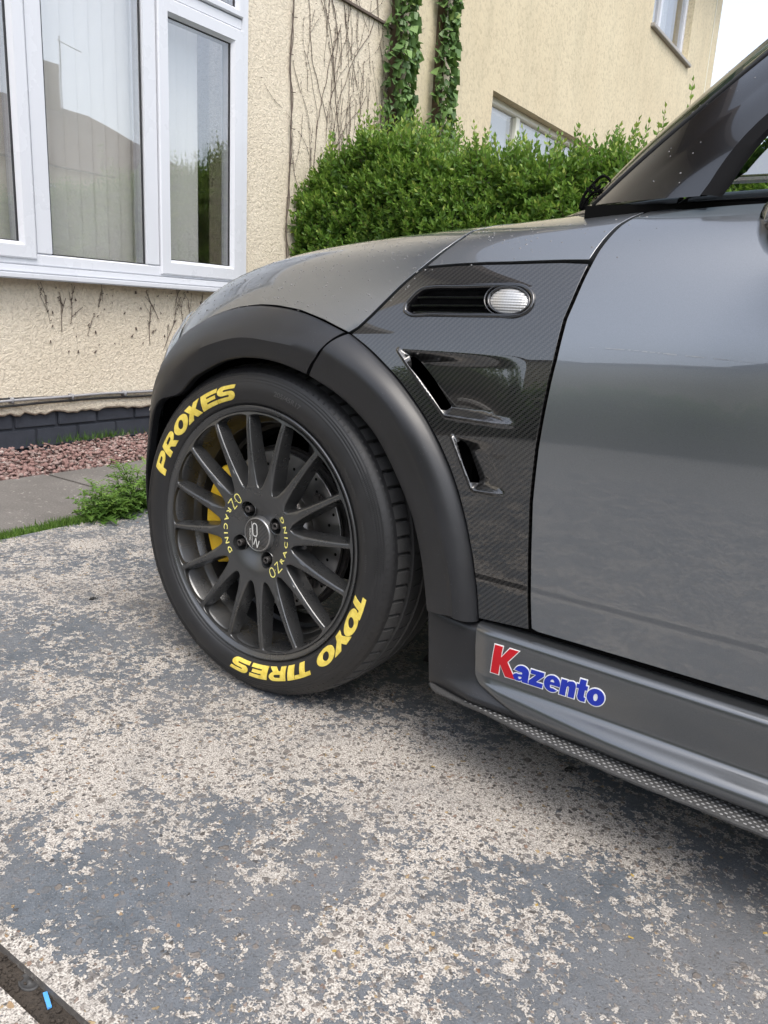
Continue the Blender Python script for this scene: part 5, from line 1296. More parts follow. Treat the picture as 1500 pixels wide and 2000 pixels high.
for a in bolts:
    cx, cz = RB * math.cos(a), RB * math.sin(a); e = thing('wheel_bolt', None, None, parent=wheel) if False else None
    def rv(profile, m_, name, par, n_=24):
        V = []; F = []
        for i in range(n_):
            t_ = 2 * PI * i / n_
            for r_, o_ in profile: V.append((cx + r_ * math.cos(t_), -o_, cz + r_ * math.sin(t_)))
        q = len(profile); F = [(i * q + j, i * q + j + 1, ((i + 1) % n_) * q + j + 1, ((i + 1) % n_) * q + j) for i in range(n_) for j in range(q - 1)]
        o = meshobj(name, V, F, m_, par); autosmooth(o, 35); return o
    zz = Z_(RB)
    rv([(RH + .0013, zz + .0001), (RH + .0008, zz + .0008), (RH - .0001, zz + .0002), (RH - .0004, zz - .003)], M['alloy'], 'bolt_seat_ring', wheel)
    rv([(RH, zz - .026), (.0001, zz - .026)], M['gloss_black'], 'bolt_well', wheel)
    rv([(.0095, zz - .026), (.0088, zz - .021), (.0062, zz - .019), (.0062, -.0085), (.0056, -.0078), (.0036, -.0078), (.0034, -.0088), (.0032, -.016), (.0001, -.016)], M['steel_dark'], 'wheel_bolt', wheel)
# centre cap
o = revolve([(.0338, -.0195), (.0330, -.0160), (.0318, -.0105), (.0312, -.0092), (.0300, -.0085), (.0290, -.0088), (.0287, -.0098)], 72, M['satin_silver'], 'cap_ring', wheel); autosmooth(o, 40)
M['carbon_small'] = carbon_mat('carbon_cap', .0019, 1.0)
o = revolve([(.0288, -.0094), (.022, -.0089), (.011, -.0086), (.0002, -.0085)], 60, M['carbon_small'], 'centre_cap', wheel)
def flat_text(body, cx, cz, size, rot, m_, name, offset=0.0, sx=1.0, shear=0.0, out=-.0079):
    V, F = text_mesh(body, offset); V[:, 0] -= (V[:, 0].max() + V[:, 0].min()) / 2; V[:, 1] -= (V[:, 1].max() + V[:, 1].min()) / 2
    c, s = math.cos(rot), math.sin(rot); W = []
    for x, y, z in V: x = x * size * sx + shear * y * size; y = y * size; W.append((cx + x * c - y * s, -out, cz + x * s + y * c))
    return meshobj(name, W, F, m_, wheel)
# emblem: round ended O, a dot and a Z running down the cap beside a thin line and tiny letters
def stroke(pts, w_, out, m_, name, closed=False, parent=None, fn=None):
    P = [np.array(p) for p in pts]; n_ = len(P); V = []; 
    for i in range(n_):
        a = P[i - 1] if (i > 0 or closed) else P[i]; c = P[(i + 1) % n_] if (i < n_ - 1 or closed) else P[i]; t_ = c - a; t_ = t_ / (np.linalg.norm(t_) + 1e-12); q = np.array([-t_[1], t_[0]])
        for s in (-1, 1):
            v = P[i] + q * s * w_ / 2; V.append(fn(*v) if fn else (v[0], -out, v[1]))
    F = [(2 * i, 2 * i + 1, (2 * i + 3) % (2 * n_), (2 * i + 2) % (2 * n_)) for i in range(n_ if closed else n_ - 1)]
    return meshobj(name, V, F, m_, parent or wheel)
def stadium(cx, cy, w_, h_, rot=0.0, n_=10):
    r_ = w_ / 2; pts = [(r_ * math.cos(a), (h_ / 2 - r_) + r_ * math.sin(a)) for a in np.linspace(0, PI, n_)] + [(r_ * math.cos(a), -(h_ / 2 - r_) + r_ * math.sin(a)) for a in np.linspace(PI, 2 * PI, n_)]
    c, s = math.cos(rot), math.sin(rot); return [(cx + x * c - y * s, cy + x * s + y * c) for x, y in pts]
OUTC = -.0076
stroke(stadium(-.0040, .0085, .0105, .0235, .10), .0022, OUTC, M['silver'], 'emblem_ring', True)
stroke([(-.0005, -.0022), (.0010, -.0040)], .0022, OUTC, M['silver'], 'emblem_dot')
stroke([(-.0058, -.0195), (-.0010, -.0062), (-.0010, -.0062), (.0030, -.0235), (.0030, -.0235), (.0075, -.0100)], .0021, OUTC, M['silver'], 'emblem_letter')
stroke([(-.0125, .0225), (-.0085, -.0245)], .0009, OUTC, M['silver'], 'emblem_line')
flat_text('RACING', -.0150, -.002, .0062, math.radians(-88), M['silver'], 'emblem_small_letters', 0, 1.0, 0, OUTC)
# yellow print on the hub plate, twice around
def hub_out(r_): return Z_(r_)
RT = .0745
def hubpt(base_ang):
    def fn(x, y):      # x along the arc (reading anticlockwise with tops inward), y towards the centre
        r_ = RT - y; a = base_ang + x / RT; return wp(r_, a, Z_(r_) + .0006)
    return fn
for st in (121.5, 301.0):
    fn = hubpt(math.radians(st))
    stroke(stadium(.0075, .0000, .0112, .0170, .05), .0018, 0, M['yellow_print'], 'print_letter', True, fn=fn)
    stroke([(.0158, .0006), (.0174, .0006)], .0016, 0, M['yellow_print'], 'print_dot', fn=fn)
    stroke([(.0200, .0085), (.0310, .0085), (.0310, .0085), (.0205, -.0085), (.0205, -.0085), (.0322, -.0085)], .0018, 0, M['yellow_print'], 'print_letter', fn=fn)
    V, F = text_mesh('R A C I N G', .018); V, F = subdiv(V, F, .25); sz = .0122; V[:, 0] -= V[:, 0].min(); wd = V[:, 0].max()
    W = [fn(.0375 + x / wd * .087, y * sz - .0040) for x, y, z in V]; meshobj('print_word', W, F, M['yellow_print'], wheel)
# little cast marks on the rim ledge
lo = simple('cast_marks', (.15, .145, .14), .35, metal=.6)
def ledge(r_): return float(np.interp(r_, [q[0] for q in lip[:5]], [q[1] for q in lip[:5]]))
for body, a in (('O.Z', 134), ('SUPERTURISMO', 62), ('7 1/2 J x 17', 16), ('17"', 198), ('17"', 241), ('O.Z', -52)):
    arc_text(body, a, .2100 if a > -90 and a < 180 else .2100, .0058 if len(body) > 4 else .0085, lo, 'cast_mark', .01, out=ledge, sx=1.05, lift=.0005)
# valve
# ---- brake behind the spokes (does not turn with the wheel but steers with it)
brake = thing('brake', None, None, parent=car); [brake.pop(k) for k in list(brake.keys())]; brake.location = wheel.location; brake.rotation_euler = wheel.rotation_euler
o = revolve([(.060, -.052), (.074, -.052), (.078, -.058), (.079, -.074), (.085, -.0745), (.086, -.0665), (.1455, -.0665), (.1465, -.0675), (.1465, -.0740), (.1455, -.0750), (.09, -.0750)], 120, M['disc'], 'brake_disc', brake); autosmooth(o, 30)
b = MB()
for i in range(48):
    a = 2 * PI * i / 48; rr = .094 + .0145 * (i % 4)
    b.add([(rr * math.cos(a) + .003 * math.cos(c), .0660, rr * math.sin(a) + .003 * math.sin(c)) for c in np.linspace(0, 2 * PI, 11)[:-1]], [tuple(range(10))])
b.build('disc_hole_dots', M['void'], brake)  # flat dots, the shade of drilled holes put into their colour
o = revolve([(.0001, -.040), (.030, -.040), (.034, -.044), (.060, -.046), (.062, -.052)], 48, M['steel_dark'], 'brake_hub', brake); autosmooth(o, 30)
o = revolve([(.06, -.082), (.15, -.084), (.155, -.080), (.157, -.084), (.12, -.10)], 80, M['steel_dark'], 'dust_shield', brake, a0=math.radians(-110), a1=math.radians(115)); autosmooth(o, 30)
# caliper: a chunky curved body with rounded back and a window
def cal(name, a0, a1, r0, r1, o0, o1, m_, n_=30, rnd=.008, par=None):
    V = []; F = []; sec = [(r0, o0 - .03), (r0, o0), (r0 + rnd * .4, o0 + (o1 - o0) * .6), (r0 + rnd, o1), ((r0 + r1) / 2, o1 + .001), (r1 - rnd, o1 - .001), (r1 - rnd * .3, o0 + (o1 - o0) * .5), (r1, o0), (r1, o0 - .06)]
    for i in range(n_ + 1):
        t_ = i / n_; a = math.radians(a0 + (a1 - a0) * t_); e = min(t_, 1 - t_) * n_ / 3; f = math.sqrt(max(0, 1 - (1 - min(1, e)) ** 2)); rc = (r0 + r1) / 2
        for r_, o_ in sec: V.append(wp(rc + (r_ - rc) * (.45 + .55 * f), a, o_ - (1 - f) * .012))
    k = len(sec); F = [(i * k + j, i * k + j + 1, (i + 1) * k + j + 1, (i + 1) * k + j) for i in range(n_) for j in range(k - 1)] + [tuple(range(k)), tuple(n_ * k + j for j in range(k - 1, -1, -1))]
    o = meshobj(name, V, F, m_, par or brake); autosmooth(o, 40); return o
ca = cal('caliper', 135, 217, .092, .164, -.050, -.034, M['caliper'])
cal('caliper_bridge', 150, 203, .150, .172, -.075, -.050, M['caliper'], par=brake, rnd=.004)
V, F = text_mesh('Carta', .03); V, F = subdiv(V, F, .25); V[:, 0] -= V[:, 0].mean()
W = [wp(.124 - y * .021, math.radians(177) + x * .021 / .124 * 1.1 + y * .05, -.0345) for x, y, z in V]; meshobj('caliper_script', W, F, M['ink'], brake)
b = MB()
for a, rr in ((60, .11), (38, .12), (-30, .135), (-42, .12)):
    c = math.radians(a); x, z = rr * math.cos(c), rr * math.sin(c); b.box((x - .010, .055, z - .012), (x + .010, .066, z + .012), .004)
for a in (-70, 70, 20): c = math.radians(a); b.tube([(.03 * math.cos(c), .10, .03 * math.sin(c)), (.13 * math.cos(c), .12, .13 * math.sin(c))], .012, 8)
b.tube([(.05, .11, .02), (.02, .16, .32)], .022, 12); b.tube([(0, .10, -.03), (.02, .5, -.05)], .02, 10); b.tube([(-.02, .09, .0), (-.03, .5, .0)], .018, 10)
b.build('suspension', M['steel_dark'], brake)
# rear wheel, out of view but part of the car
rw = thing('rear_wheel', None, None, parent=car); [rw.pop(k) for k in list(rw.keys())]; rw.location = (2.467, .01, .302)
revolve([(.2225, -.012), (.2345, .0028), (.256, .0085), (.284, .0020), (.3005, -.0160), (.308, -.06), (.308, -.15), (.30, -.19), (.23, -.2)], 80, M['tyre'], 'tyre', rw)
revolve(lip + [(.2, -.19)], 80, M['alloy'], 'rim_lip', rw)
hp2 = hp.copy(); COL.objects.link(hp2); hp2.parent = rw
for i in range(NSP):
    s = sp.copy(); COL.objects.link(s); s.parent = rw; s.rotation_euler = (0, -math.radians(22.5 * i), 0)
revolve([(.20, -.10), (.0001, -.10)], 40, M['void'], 'drum', rw)

# ================================================================ GREENHOUSE
G0 = np.array([(.235, .83, .905), (.345, .50, .898), (.415, .31, .882), (.452, .205, .872), (.555, .135, .868), (.672, .108, .868)])
G1 = np.array([(.93, .83, 1.415), (.98, .50, 1.405), (1.05, .31, 1.38), (1.10, .25, 1.36), (1.16, .215, 1.345), (1.235, .20, 1.33)])
def gh(i0, i1, nu, nv, bulge=.02):
    k = np.arange(6.0); t = np.linspace(-.006, 1, nu); s = np.linspace(i0, i1, nv); out = np.zeros((nu, nv, 3))
    for a, q in enumerate(t):
        C = G0 * (1 - q) + G1 * q; C[:, 2] += bulge * 4 * q * (1 - q); C[:, 0] += .045 * (1 - max(0, q)) ** 8 * np.clip((4 - k) / 2, 0, 1)
        out[a] = spline(s, k, C); out[a][:, 0] -= np.clip(s - 4, 0, 1) * .040 * math.sin(PI * min(1, max(0, q) / .36))
    return out
def gridobj(name, P, m_, parent, thick=0):
    nu, nv = P.shape[:2]; V = P.reshape(-1, 3); a = (np.arange(nu - 1)[:, None] * nv + np.arange(nv - 1)[None]).ravel(); F = np.stack([a, a + nv, a + nv + 1, a + 1], 1)
    return meshobj(name, V, F, m_, parent, True)
M['screen'] = glass_mat('windscreen_glass', (.30, .34, .33), .14)
gridobj('windscreen', gh(0, 3.38, 40, 44), M['screen'], car)
pil = gridobj('windscreen_pillar', gh(3.42, 4.93, 50, 30), M['gloss_black'], car)
b = MB(); b.tube([q for q in gh(3.40, 3.40, 40, 1)[:, 0]], .003, 8); b.build('windscreen_seal', M['rubber_trim'], car, True)
# door glass, its seal, door top trim
e = gh(4.96, 4.96, 40, 1)[:, 0]; b = MB()
V = []; 
for q in e: V += [q + (-.007, .001, 0), q + (-.004, -.009, .0), q + (.014, -.009, -.002), q + (.020, -.001, -.002)]
b.add(V, [(4 * i + j, 4 * i + j + 1, 4 * i + 4 + j + 1, 4 * i + 4 + j) for i in range(39) for j in range(3)]); sl = b.build('glass_seal', simple('matt_black_seal', (.006, .006, .007), .7, spec=.15), car); autosmooth(sl, 60)
tint = glass_mat('door_glass', (.16, .21, .23), .40); V = []; F = []
n = len(e)
for i, q in enumerate(e):
    zz = q[2]; t_ = (zz - .868) / .462
    for x in (q[0] + .018, 1.05 if q[0] < 1.0 else q[0] + .1, 2.0): V.append((x, .112 + .095 * t_ ** .8 - .004 * 0 + .002 * (x - .7), zz))
for i in range(n - 1):
    for k in range(2): F.append((i * 3 + k, (i + 1) * 3 + k, (i + 1) * 3 + k + 1, i * 3 + k + 1))
meshobj('door_glass', V, F, tint, car, True)
def strip_on(name, base, h, inw, m_, out=.005, n=60, taper=0.0):
    """trim moulding standing on the body line 'base' (3-D points), h high, leaning inwards"""
    C = curve(base, n); V = []
    for i, a in enumerate(C):
        s = 1.0 if taper <= 0 else min(1.0, .15 + i / (n * taper)); hh = h * s
        V += [a + (0, .012, -.008), a + (0, -out * s * .6, -.001), a + (0, -out * s, hh * .22), a + (0, inw * .35 - out * s * .8, hh * .6), a + (0, inw * .8, hh * .95), a + (0, inw + .012, hh), a + (0, inw + .04, hh - .004)]
    F = [(7 * i + j, 7 * i + j + 1, 7 * i + 7 + j + 1, 7 * i + 7 + j) for i in range(n - 1) for j in range(6)] + [tuple(range(7)), tuple(7 * n - 7 + j for j in range(6, -1, -1))]
    o = meshobj(name, V, F, m_, car); autosmooth(o, 45); return o
def body_line(px_): q = uv_of(px_); return S(q[:, 0], q[:, 1])
cl = body_line([(1135, 420), (1180, 415), (1230, 411), (1300, 404), (1322, 402)])
cl = np.vstack([cl[:1] + (cl[0] - cl[1]) * .75, cl])
strip_on('cowl_trim', cl, .014, .010, M['gloss_black'], .003, taper=.35)
bl_ = body_line([(1343, 401), (1385, 398), (1440, 394), (1500, 390)]); bl_ = np.vstack([bl_, [bl_[-1] + (.25, 0, .013)], [bl_[-1] + (.8, 0, .03)], [bl_[-1] + (1.5, .01, .035)]])
strip_on('belt_trim', bl_, .015, .012, M['gloss_black'], .004)
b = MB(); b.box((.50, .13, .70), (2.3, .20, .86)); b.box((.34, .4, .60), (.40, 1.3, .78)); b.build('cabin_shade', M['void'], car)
sc0 = body_line([(1322, 404), (1343, 401)]); b = MB(); b.tube(curve([sc0[0] + (-.006, .004, -.004), (sc0[0] + sc0[1]) / 2 + (0, .004, .003), sc0[1] + (.006, .008, .014), sc0[1] + (.016, .012, .024)], 12), .0048, 8); b.build('seal_corner', M['rubber_trim'], car, True)
# roof, rear pillars, dark interior
V = []; rx = np.linspace(0, 1, 16); 
for t_ in rx:
    x = 1.0 + 1.75 * t_; z = 1.385 + .045 * math.sin(PI * (t_ * .8 + .12)) - .05 * t_ ** 2
    for s in np.linspace(-1, 1, 13): V.append((x + .14 * (abs(s) ** 3) * (1 - t_), .83 + .62 * s, z - .07 * abs(s) ** 3.5))
F = [(i * 13 + j, (i + 1) * 13 + j, (i + 1) * 13 + j + 1, i * 13 + j + 1) for i in range(15) for j in range(12)]
meshobj('roof', V, F, M['gloss_black'], car, True)
b = MB(); b.box((2.0, .13, .90), (2.75, .16, 1.33), .01); b.box((2.0, 1.50, .90), (2.75, 1.53, 1.33), .01); b.box((2.72, .17, .88), (2.76, 1.49, 1.33), .01); b.box((.7, 1.52, .88), (2.0, 1.53, 1.33), .003); b.build('rear_pillar', M['gloss_black'], car)
seatm = simple('dark_seat_cloth', (.025, .025, .027), .9)
b = MB(); b.box((1.35, .3, .5), (1.85, .75, .62), .03); b.box((1.75, .32, .6), (1.92, .74, 1.15), .04); b.box((1.78, .43, 1.17), (1.88, .63, 1.3), .03); b.box((.55, .2, .78), (.85, 1.5, .88), .03); b.build('seat', seatm, car)
# door mirror, only its front edge enters the picture
q = atY(1568, 452, -.03)
V = []; F = []; nu, nv = 24, 14
for i in range(nv + 1):
    f = PI * i / nv
    for k in range(nu):
        a = 2 * PI * k / nu; x = .052 * math.sin(f) * math.cos(a); z = .036 * math.sin(f) * math.sin(a); y = -.10 * math.cos(f); sx = 1 + .2 * math.cos(a)
        V.append((q[0] + .006 + x * sx, q[1] - .03 + y, q[2] + z))
F = [(i * nu + k, i * nu + (k + 1) % nu, (i + 1) * nu + (k + 1) % nu, (i + 1) * nu + k) for i in range(nv) for k in range(nu)]
mir = meshobj('door_mirror', V, F, M['gloss_black'], car, True)
b = MB(); b.tube([(q[0] + .02, q[1] + .05, q[2] - .02), (q[0] + .02, .10, q[2] + .01)], .014, 8); b.build('mirror_arm', M['plastic'], mir)

# wiper pivot wound with black cord
wq = atY(1185, 372, .235); r = random.Random(12); b = MB()
for i in range(15):
    p0 = wq + np.array([r.uniform(-.015, .015), r.uniform(-.015, .015), r.uniform(-.010, .008)]); pts = [p0]
    for _ in range(5): pts.append(pts[-1] + np.array([r.uniform(-.012, .014), r.uniform(-.012, .012), r.uniform(-.009, .009)]))
    b.tube(curve(pts, 12), .0010, 4)
pts = [atY(x, y, .24) for x, y in ((1132, 408), (1142, 380), (1160, 358), (1178, 344), (1190, 350), (1196, 362))]; b.tube(curve(pts, 24), .0022, 6)
pts = [atY(x, y, .24) for x, y in ((1134, 410), (1150, 385), (1166, 372))]; b.tube(curve(pts, 12), .0018, 6)
for k in range(7): 
    p0 = atY(1140 + k * 1.5, 384 + k, .24); b.tube([p0, p0 + np.array([.001, 0, -.022 - r.uniform(0, .008)])], .0010, 4)
b.tube([atY(1166, 392, .24), atY(1180, 372, .235), atY(1205, 372, .22), atY(1216, 376, .215)], [.004, .005, .004, .003], 8)
w_ = b.build('cord_tangle', M['void'], None, True); tag(w_, 'small tangle of black cord wound round the wiper at the windscreen foot', 'cord')
b = MB(); c = [(.43, .40, .905), (.44, .5, .912), (.41, .8, .925), (.40, 1.0, .925)]; b.tube(curve(c, 20), .005, 6); b.build('wiper', M['rubber_trim'], car, True)

# headlight edge just turning out of sight round the front wing
V = []; F = []; pts = [(371, 592), (357, 612), (345, 636), (338, 658), (335, 676), (335, 691)]; inn = [(373, 600), (366, 618), (357, 642), (350, 662), (345, 678), (340, 690)]
def Sl(q, o_): return S(q[0], q[1]) + Snorm(q[0], q[1]) * o_
o_ = uv_of(inn); cols = []
for s in np.linspace(0, 1, 10):
    for q in o_: qq = q + np.array([-.10 * s, 0.0]); cols.append(Sl(qq, .0015 + .006 * math.sin(PI * s)))
k = len(o_); F = [(i * k + j, i * k + j + 1, (i + 1) * k + j + 1, (i + 1) * k + j) for i in range(9) for j in range(k - 1)]
hl = meshobj('headlight', cols, F, simple('headlight_lens', (.20, .22, .23), .10, metal=.5, coat=1.0), car, True)
# small flick on the front bumper
V = []; F = []; n = 12; bx = [(-.385, .10, .475), (-.43, .10, .462), (-.462, .10, .452)]
b = MB(); b.tube(curve([(-.33, .075, .488), (-.372, .10, .478), (-.405, .118, .468), (-.428, .13, .458)], 14), [.020, .020, .0195, .019, .0185, .018, .0175, .017, .016, .015, .014, .012, .009, .004], 14); b.build('bumper_flick', M['paint'], car, True)
U, W = np.meshgrid(np.linspace(-.60, -.356, 14), np.linspace(.3, 7.5, 30), indexing='ij'); P = S(U, W); fr = P[:1] * [1, 0, 1] + [[[0, .83, 0]]]; P = np.concatenate([np.stack([P[0] + (np.array([-.035 * (1 - q) ** 1.5, 0, 0])) * [1, 1, 1] + [0, (.83 - P[0][:, 1].min()) * (1 - q), 0] for q in np.linspace(0, .9, 8)]), P])
gridobj('bumper', P, M['paint'], car)

# rain drops left on bonnet, scuttle and pillar
r = np.random.default_rng(77); V = []; F = []; cnt = 0
ico = [(0, 0, 1)] + [(math.cos(a), math.sin(a), .45) for a in np.linspace(0, 2 * PI, 7)[:-1]] + [(1.15 * math.cos(a), 1.15 * math.sin(a), -.05) for a in np.linspace(0, 2 * PI, 7)[:-1]]
def drop(P, Nv, s):
    a = np.cross(Nv, (0.3, 0.1, .9)); a /= np.linalg.norm(a); c = np.cross(Nv, a); o_ = len(V); e1 = r.uniform(.7, 1.4)
    for x, y, z in ico: V.append(P + a * x * s * e1 + c * y * s + Nv * z * s * .55)
    for k in range(6): k2 = (k + 1) % 6; F.append((o_, o_ + 1 + k, o_ + 1 + k2)); F.append((o_ + 1 + k, o_ + 7 + k, o_ + 7 + k2, o_ + 1 + k2))
for _ in range(520):
    u = r.uniform(-.25, .46); v = 5.9 + 3.2 * r.random() ** .8
    if u > .20 + (v - 5.5) * .06 and v < 8: continue
    drop(S(u, v), Snorm(u, v), r.uniform(.0005, .0013) * (1.3 if r.random() < .1 else 1))
for _ in range(40): u = r.uniform(.36, .62); v = r.uniform(7.0, 9); drop(S(u, v), Snorm(u, v), r.uniform(.0006, .0014))
wm, nt, p = mat('water_drop'); p.inputs['Base Color'].default_value = (.14, .14, .14, 1); p.inputs['Roughness'].default_value = .05; p.inputs['Coat Weight'].default_value = 1; p.inputs['Metallic'].default_value = .1; M['water'] = wm
tag(meshobj('rain_drops', V, F, wm, car, True), kind='stuff')
V = []; F = []; Gd = gh(0.6, 4.6, 60, 60)
for _ in range(150):
    i, j = r.integers(1, 40), r.integers(1, 58); a = Gd[i + 1, j] - Gd[i, j]; c = Gd[i, j + 1] - Gd[i, j]; nn = np.cross(c, a); nn /= np.linalg.norm(nn); nn = nn if nn[2] > 0 else -nn
    drop(Gd[i, j] + a * r.random() + c * r.random(), nn, r.uniform(.0006, .0011))
tag(meshobj('rain_drops', V, F, M['water'], car, True), kind='stuff')

# ---------------------------------------------------------------- sill lettering, built letter by letter
ZS = Zm(820, 1160, 2.206)
def sill_y(z, x):
    zc = z + .0065 * np.clip((x - .5) / .4, 0, 2); zz = ss[:, 1]; o_ = np.argsort(zz[8:52]); return float(np.interp(zc, zz[8:52][o_], ss[8:52][o_, 0]))
def on_sill(px_, off):
    y = -.022
    for _ in range(4): P = atY(px_[0], px_[1], y); y = sill_y(P[2], P[0])
    P = atY(px_[0], px_[1], y); P[1] -= off; return P
# logo frame on the sill in metres: origin at the foot of the K, ex along the lettering, ey up
K0 = on_sill(ZS((306, 335))[0], 0); K1 = on_sill(ZS((790, 490))[0], 0); ex = (K1 - K0); Lw = np.linalg.norm(ex); ex /= Lw
Kt = on_sill(ZS((340, 222))[0], 0); Hk = (Kt - K0)[2]; print('logo', Lw, Hk, K0, K1)
LG = {   # heavy rounded letters, unit = x-height 1
 'K': (0, 1.0, [[(0, 0), (.60, 0), (.60, .72), (1.12, 0), (1.86, 0), (1.12, .98), (1.80, 1.86), (1.12, 1.86), (.60, 1.16), (.60, 1.86), (0, 1.86)]]),
 'a': (0, 1.0, [[(.42, .62), (.62, .62), (.66, .58), (.66, .48), (.40, .44)] + arc(.36, .235, .36, .235, 110, 270, 8) + [(.56, .01), (.70, .10), (.74, 0), (1.18, 0), (1.14, .14)] + [(1.14, .62)] + arc(.62, .64, .52, .40, 0, 160, 10) + [(.06, .66)],
       [(.66, .32), (.66, .24)] + arc(.52, .24, .12, .10, -30, -170, 5) + [(.44, .30)]]),
 'z': (0, 1.0, [[(0, 0), (1.0, 0), (1.0, .28), (.50, .28), (.98, .78), (.98, 1.0), (.04, 1.0), (.04, .74), (.44, .74), (0, .26)]]),
 'e': (0, 1.0, [arc(.56, .5, .56, .53, 8, 318, 26) + [(.66, .22), (.50, .20), (.44, .30), (.44, .42), (1.12, .42)], arc(.56, .62, .14, .16, 0, 180, 8) + [(.42, .60), (.70, .60)]]),
 'n': (0, 1.0, [[(0, 0), (.42, 0), (.42, .56), (.50, .68), (.60, .60), (.60, 0), (1.02, 0), (1.02, .66)] + arc(.76, .72, .26, .31, 0, 100, 7) + [(.50, .98), (.40, .86), (.40, 1.0), (0, 1.0)]]),
 't': (0, 1.0, [[(.16, .22), (.24, .05), (.40, -.02), (.70, 0), (.70, .26), (.62, .26), (.58, .32), (.58, .74), (.74, .74), (.74, 1.0), (.58, 1.0), (.58, 1.34), (.16, 1.34), (.16, 1.0), (0, 1.0), (0, .74), (.16, .74)]]),
 'o': (0, 1.0, [arc(.58, .5, .58, .53, 0, 360, 30)[:-1], arc(.58, .5, .15, .24, 0, 360, 18)[:-1]]),
}
def grow(loop, g):
    P = np.array(loop, float); n_ = len(P); A = sum(P[i][0] * P[(i + 1) % n_][1] - P[(i + 1) % n_][0] * P[i][1] for i in range(n_)); s = -1 if A > 0 else 1; out = []
    for i in range(n_):
        a, b_, c = P[i - 1], P[i], P[(i + 1) % n_]; t1 = (b_ - a) / (np.linalg.norm(b_ - a) + 1e-9); t2 = (c - b_) / (np.linalg.norm(c - b_) + 1e-9)
        n1 = np.array([-t1[1], t1[0]]) * s; n2 = np.array([-t2[1], t2[0]]) * s; m_ = n1 + n2; m_ /= max(np.linalg.norm(m_), .5); out.append(tuple(b_ + m_ * g / max(.6, m_ @ n1)))
    return out
adv = {'K': 1.66, 'a': 1.21, 'z': 1.06, 'e': 1.15, 'n': 1.06, 't': .76, 'o': 1.18}
tot = sum(adv[c] for c in 'Kazento'); sc_ = Lw / tot; x0 = 0
ey = np.array([ex[2] * -1 * np.sign(ex[0]), 0, ex[0]]); ey = np.array([0, 0, 1.0])
logo = thing('sill_lettering', None, None, parent=car); [logo.pop(k) for k in list(logo.keys())]
ysc = Hk / 1.86
for i, ch in enumerate('Kazento'):
    _, _, loops = LG[ch]
    def mk(loops, off, m_, nm, th):
        def fn(x, y, top_):
            P = K0 + ex * ((x0 + x + .10 * y) * sc_) + ey * (y * ysc * (1 if ch == 'K' else 1.0)); yy = sill_y(P[2], P[0]); P = P.copy(); P[1] = yy - (off if top_ else -.0004); return P
        V, F = glyph_mesh(loops, fn, .12); o = meshobj(nm, V, F, m_, logo)
        bm_ = bmesh.new(); bm_.from_mesh(o.data); bmesh.ops.recalc_face_normals(bm_, faces=bm_.faces); bm_.to_mesh(o.data); bm_.free()
    mk([grow(loops[0], .065)], .0006 + .00004 * i, M['white_vinyl'], 'letter_outline', 0)
    mk(loops, .0013, M['red_vinyl'] if ch == 'K' else M['blue_vinyl'], 'letter', 0)
    x0 += adv[ch]

# ================================================================ SMALL THINGS ON THE GROUND
def clip(px_, s, rot, label, name='cable_tie', seed=0):
    P = atZ(*px_); r = random.Random(seed); b = MB(); pts = [P + s * np.array([math.cos(rot + a), math.sin(rot + a), .25 + .12 * math.sin(a * 2)]) * (1 - .12 * a) for a in np.linspace(0, 4.0, 14)]
    b.tube(curve(pts, 30), s * .13, 6); b.box(tuple(P + np.array([-.3, -.25, .05]) * s), tuple(P + np.array([.35, .3, .55]) * s), s * .06)
    b.tube([P + s * np.array([.4, .2, .3]), P + s * np.array([1.3, .9, .6])], s * .1, 5)
    tag(b.build(name, M['cable_black'], None, True), label, 'plastic clip', 'black clips on the concrete')
clip((1112, 1507), .011, .4, 'curled black plastic clip lying on the concrete below the side skirt')
clip((180, 1171), .009, 1.2, 'broken black plastic clip on the concrete left of the front wheel')
# small yellowish stones, shaped as thin flat chips
yl = simple('yellow_stone', (.36, .25, .06), .6, nscale=200, namt=.3); 
for (px_, lab) in (((1235, 1710), 'small yellow stone on grey paint below the rear of the sill'), ((1500 - 6, 1823), 'small yellow stone at the right edge of the picture'), ((1232, 1832), 'small orange stone on grey painted concrete towards the lower right'),
                   ((653, 1858), 'small yellow stone low in the middle of the drive'), ((846, 1498), 'small yellow stone on the bare concrete below the tyre'), ((1048, 1768), 'tiny yellow stone beside a bare patch right of the centre')):
    P = atZ(*px_); s = .0030; b = MB(); r = random.Random(px_[0]); ang = r.random() * 6
    V = [P + s * np.array([math.cos(ang + a) * q, math.sin(ang + a) * q * .7, .25 + .3 * math.sin(a * 3 + ang)]) for a, q in zip(np.linspace(0, 2 * PI, 9)[:-1], [1.2, .8, 1.0, .7, 1.3, .9, .8, 1.0])]
    b.add(V + [P + np.array([0, 0, s * .6])], [(i, (i + 1) % 8, 8) for i in range(8)]); tag(b.build('stone_chip', yl), lab, 'leaf', 'yellow stones on the concrete')
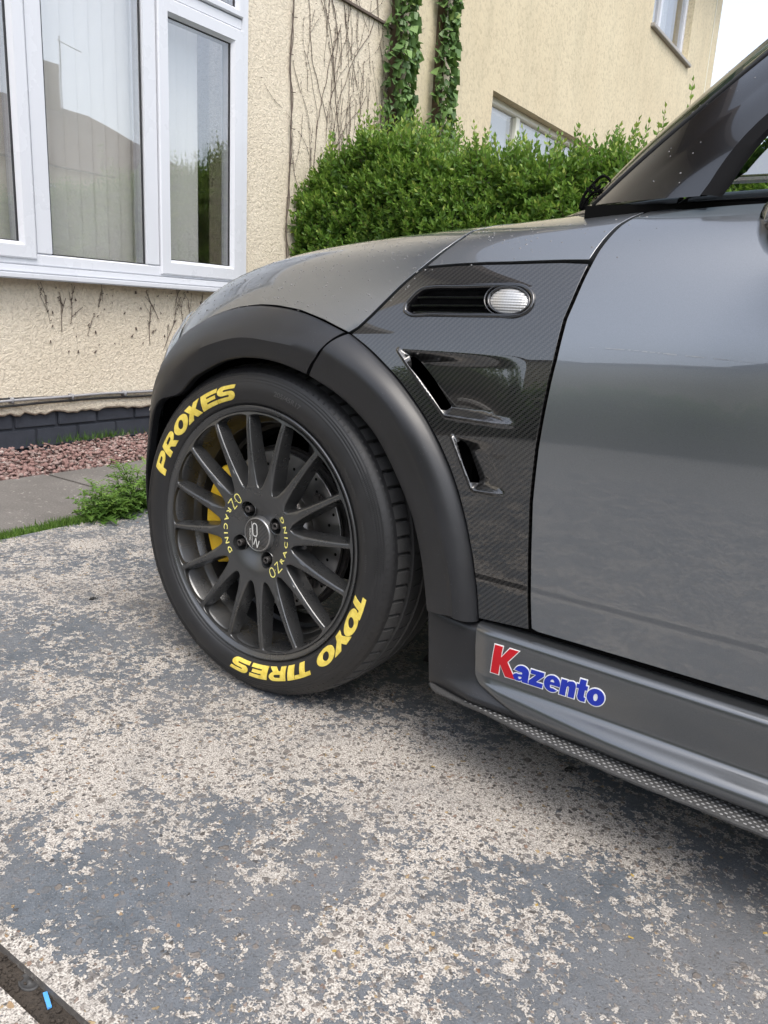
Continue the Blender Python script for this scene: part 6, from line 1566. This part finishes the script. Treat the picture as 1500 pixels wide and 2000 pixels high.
# what lies in the drain slot
P = atZ(58, 1918, -.0125); b = MB(); n = 28
V = [P + np.array([q * math.cos(a), q * .8 * math.sin(a), h]) for q, h in ((.0135, 0), (.0130, .0016), (.0112, .0018), (.0105, .0010), (.0030, .0010), (.0026, .0022), (.0001, .0022)) for a in np.linspace(0, 2 * PI, n + 1)[:-1]]
F = [(k * n + i, k * n + (i + 1) % n, (k + 1) * n + (i + 1) % n, (k + 1) * n + i) for k in range(6) for i in range(n)]
b.add(V, F); tag(b.build('round_cap', simple('grey_rubber', (.05, .05, .05), .6), None, True), 'round dark rubber cap lying in the dirt of the drain slot', 'cap')
A_, B_ = atZ(88, 1940, -.0105), atZ(97, 1970, -.0105); b = MB(); d = B_ - A_; s = np.array([-d[1], d[0], 0]); s /= np.linalg.norm(s); s *= .0022
b.add([A_ - s, A_ + s, B_ + s, B_ - s, A_ - s + (0, 0, .002), A_ + s + (0, 0, .0016), B_ + s + (0, 0, .002), B_ - s + (0, 0, .0024)], [(3, 2, 1, 0), (4, 5, 6, 7), (0, 1, 5, 4), (1, 2, 6, 5), (2, 3, 7, 6), (3, 0, 4, 7)])
tag(b.build('plastic_strip', simple('bright_blue_plastic', (.10, .38, .82), .4)), 'short bright blue plastic strip stuck in the drain slot', 'litter')
r = np.random.default_rng(90); n = 1500
Pp = np.stack([r.uniform(.0, 1.2, n), r.uniform(CH0 - .004, CH1 + .004, n), r.uniform(-.0135, -.0105, n)], 1)
tag(rocks('drain_debris', Pp, r.uniform(.001, .0032, n), M['dark_ground'], 91), kind='stuff')
n = 700; Pp = np.stack([r.uniform(-1.0, 1.3, n), r.uniform(-.9, .4, n), np.full(n, .0006)], 1); 
tag(rocks('loose_grit', Pp, r.uniform(.0006, .0020, n), simple('grit', (.30, .27, .23), .9, nscale=30, namt=.7), 92), kind='stuff')

# faint long scuff across the door
q = uv_of([(1150, 679), (1230, 684), (1320, 693), (1410, 702), (1500, 712)]); c = curve(q, 60); r = random.Random(8); V = []; F = []
for i, a in enumerate(c):
    w_ = .045 * r.uniform(.2, 1) * math.sin(PI * min(.96, .06 + i / 60)) * .35
    for s in (-1, 1): V.append(S(a[0], a[1] + s * w_) + Snorm(a[0], a[1]) * .0003)
F = [(2 * i, 2 * i + 1, 2 * i + 3, 2 * i + 2) for i in range(59) if r.random() > .25]
meshobj('scuff', V, F, simple('scuffed_lacquer', (.30, .31, .33), .4), car)
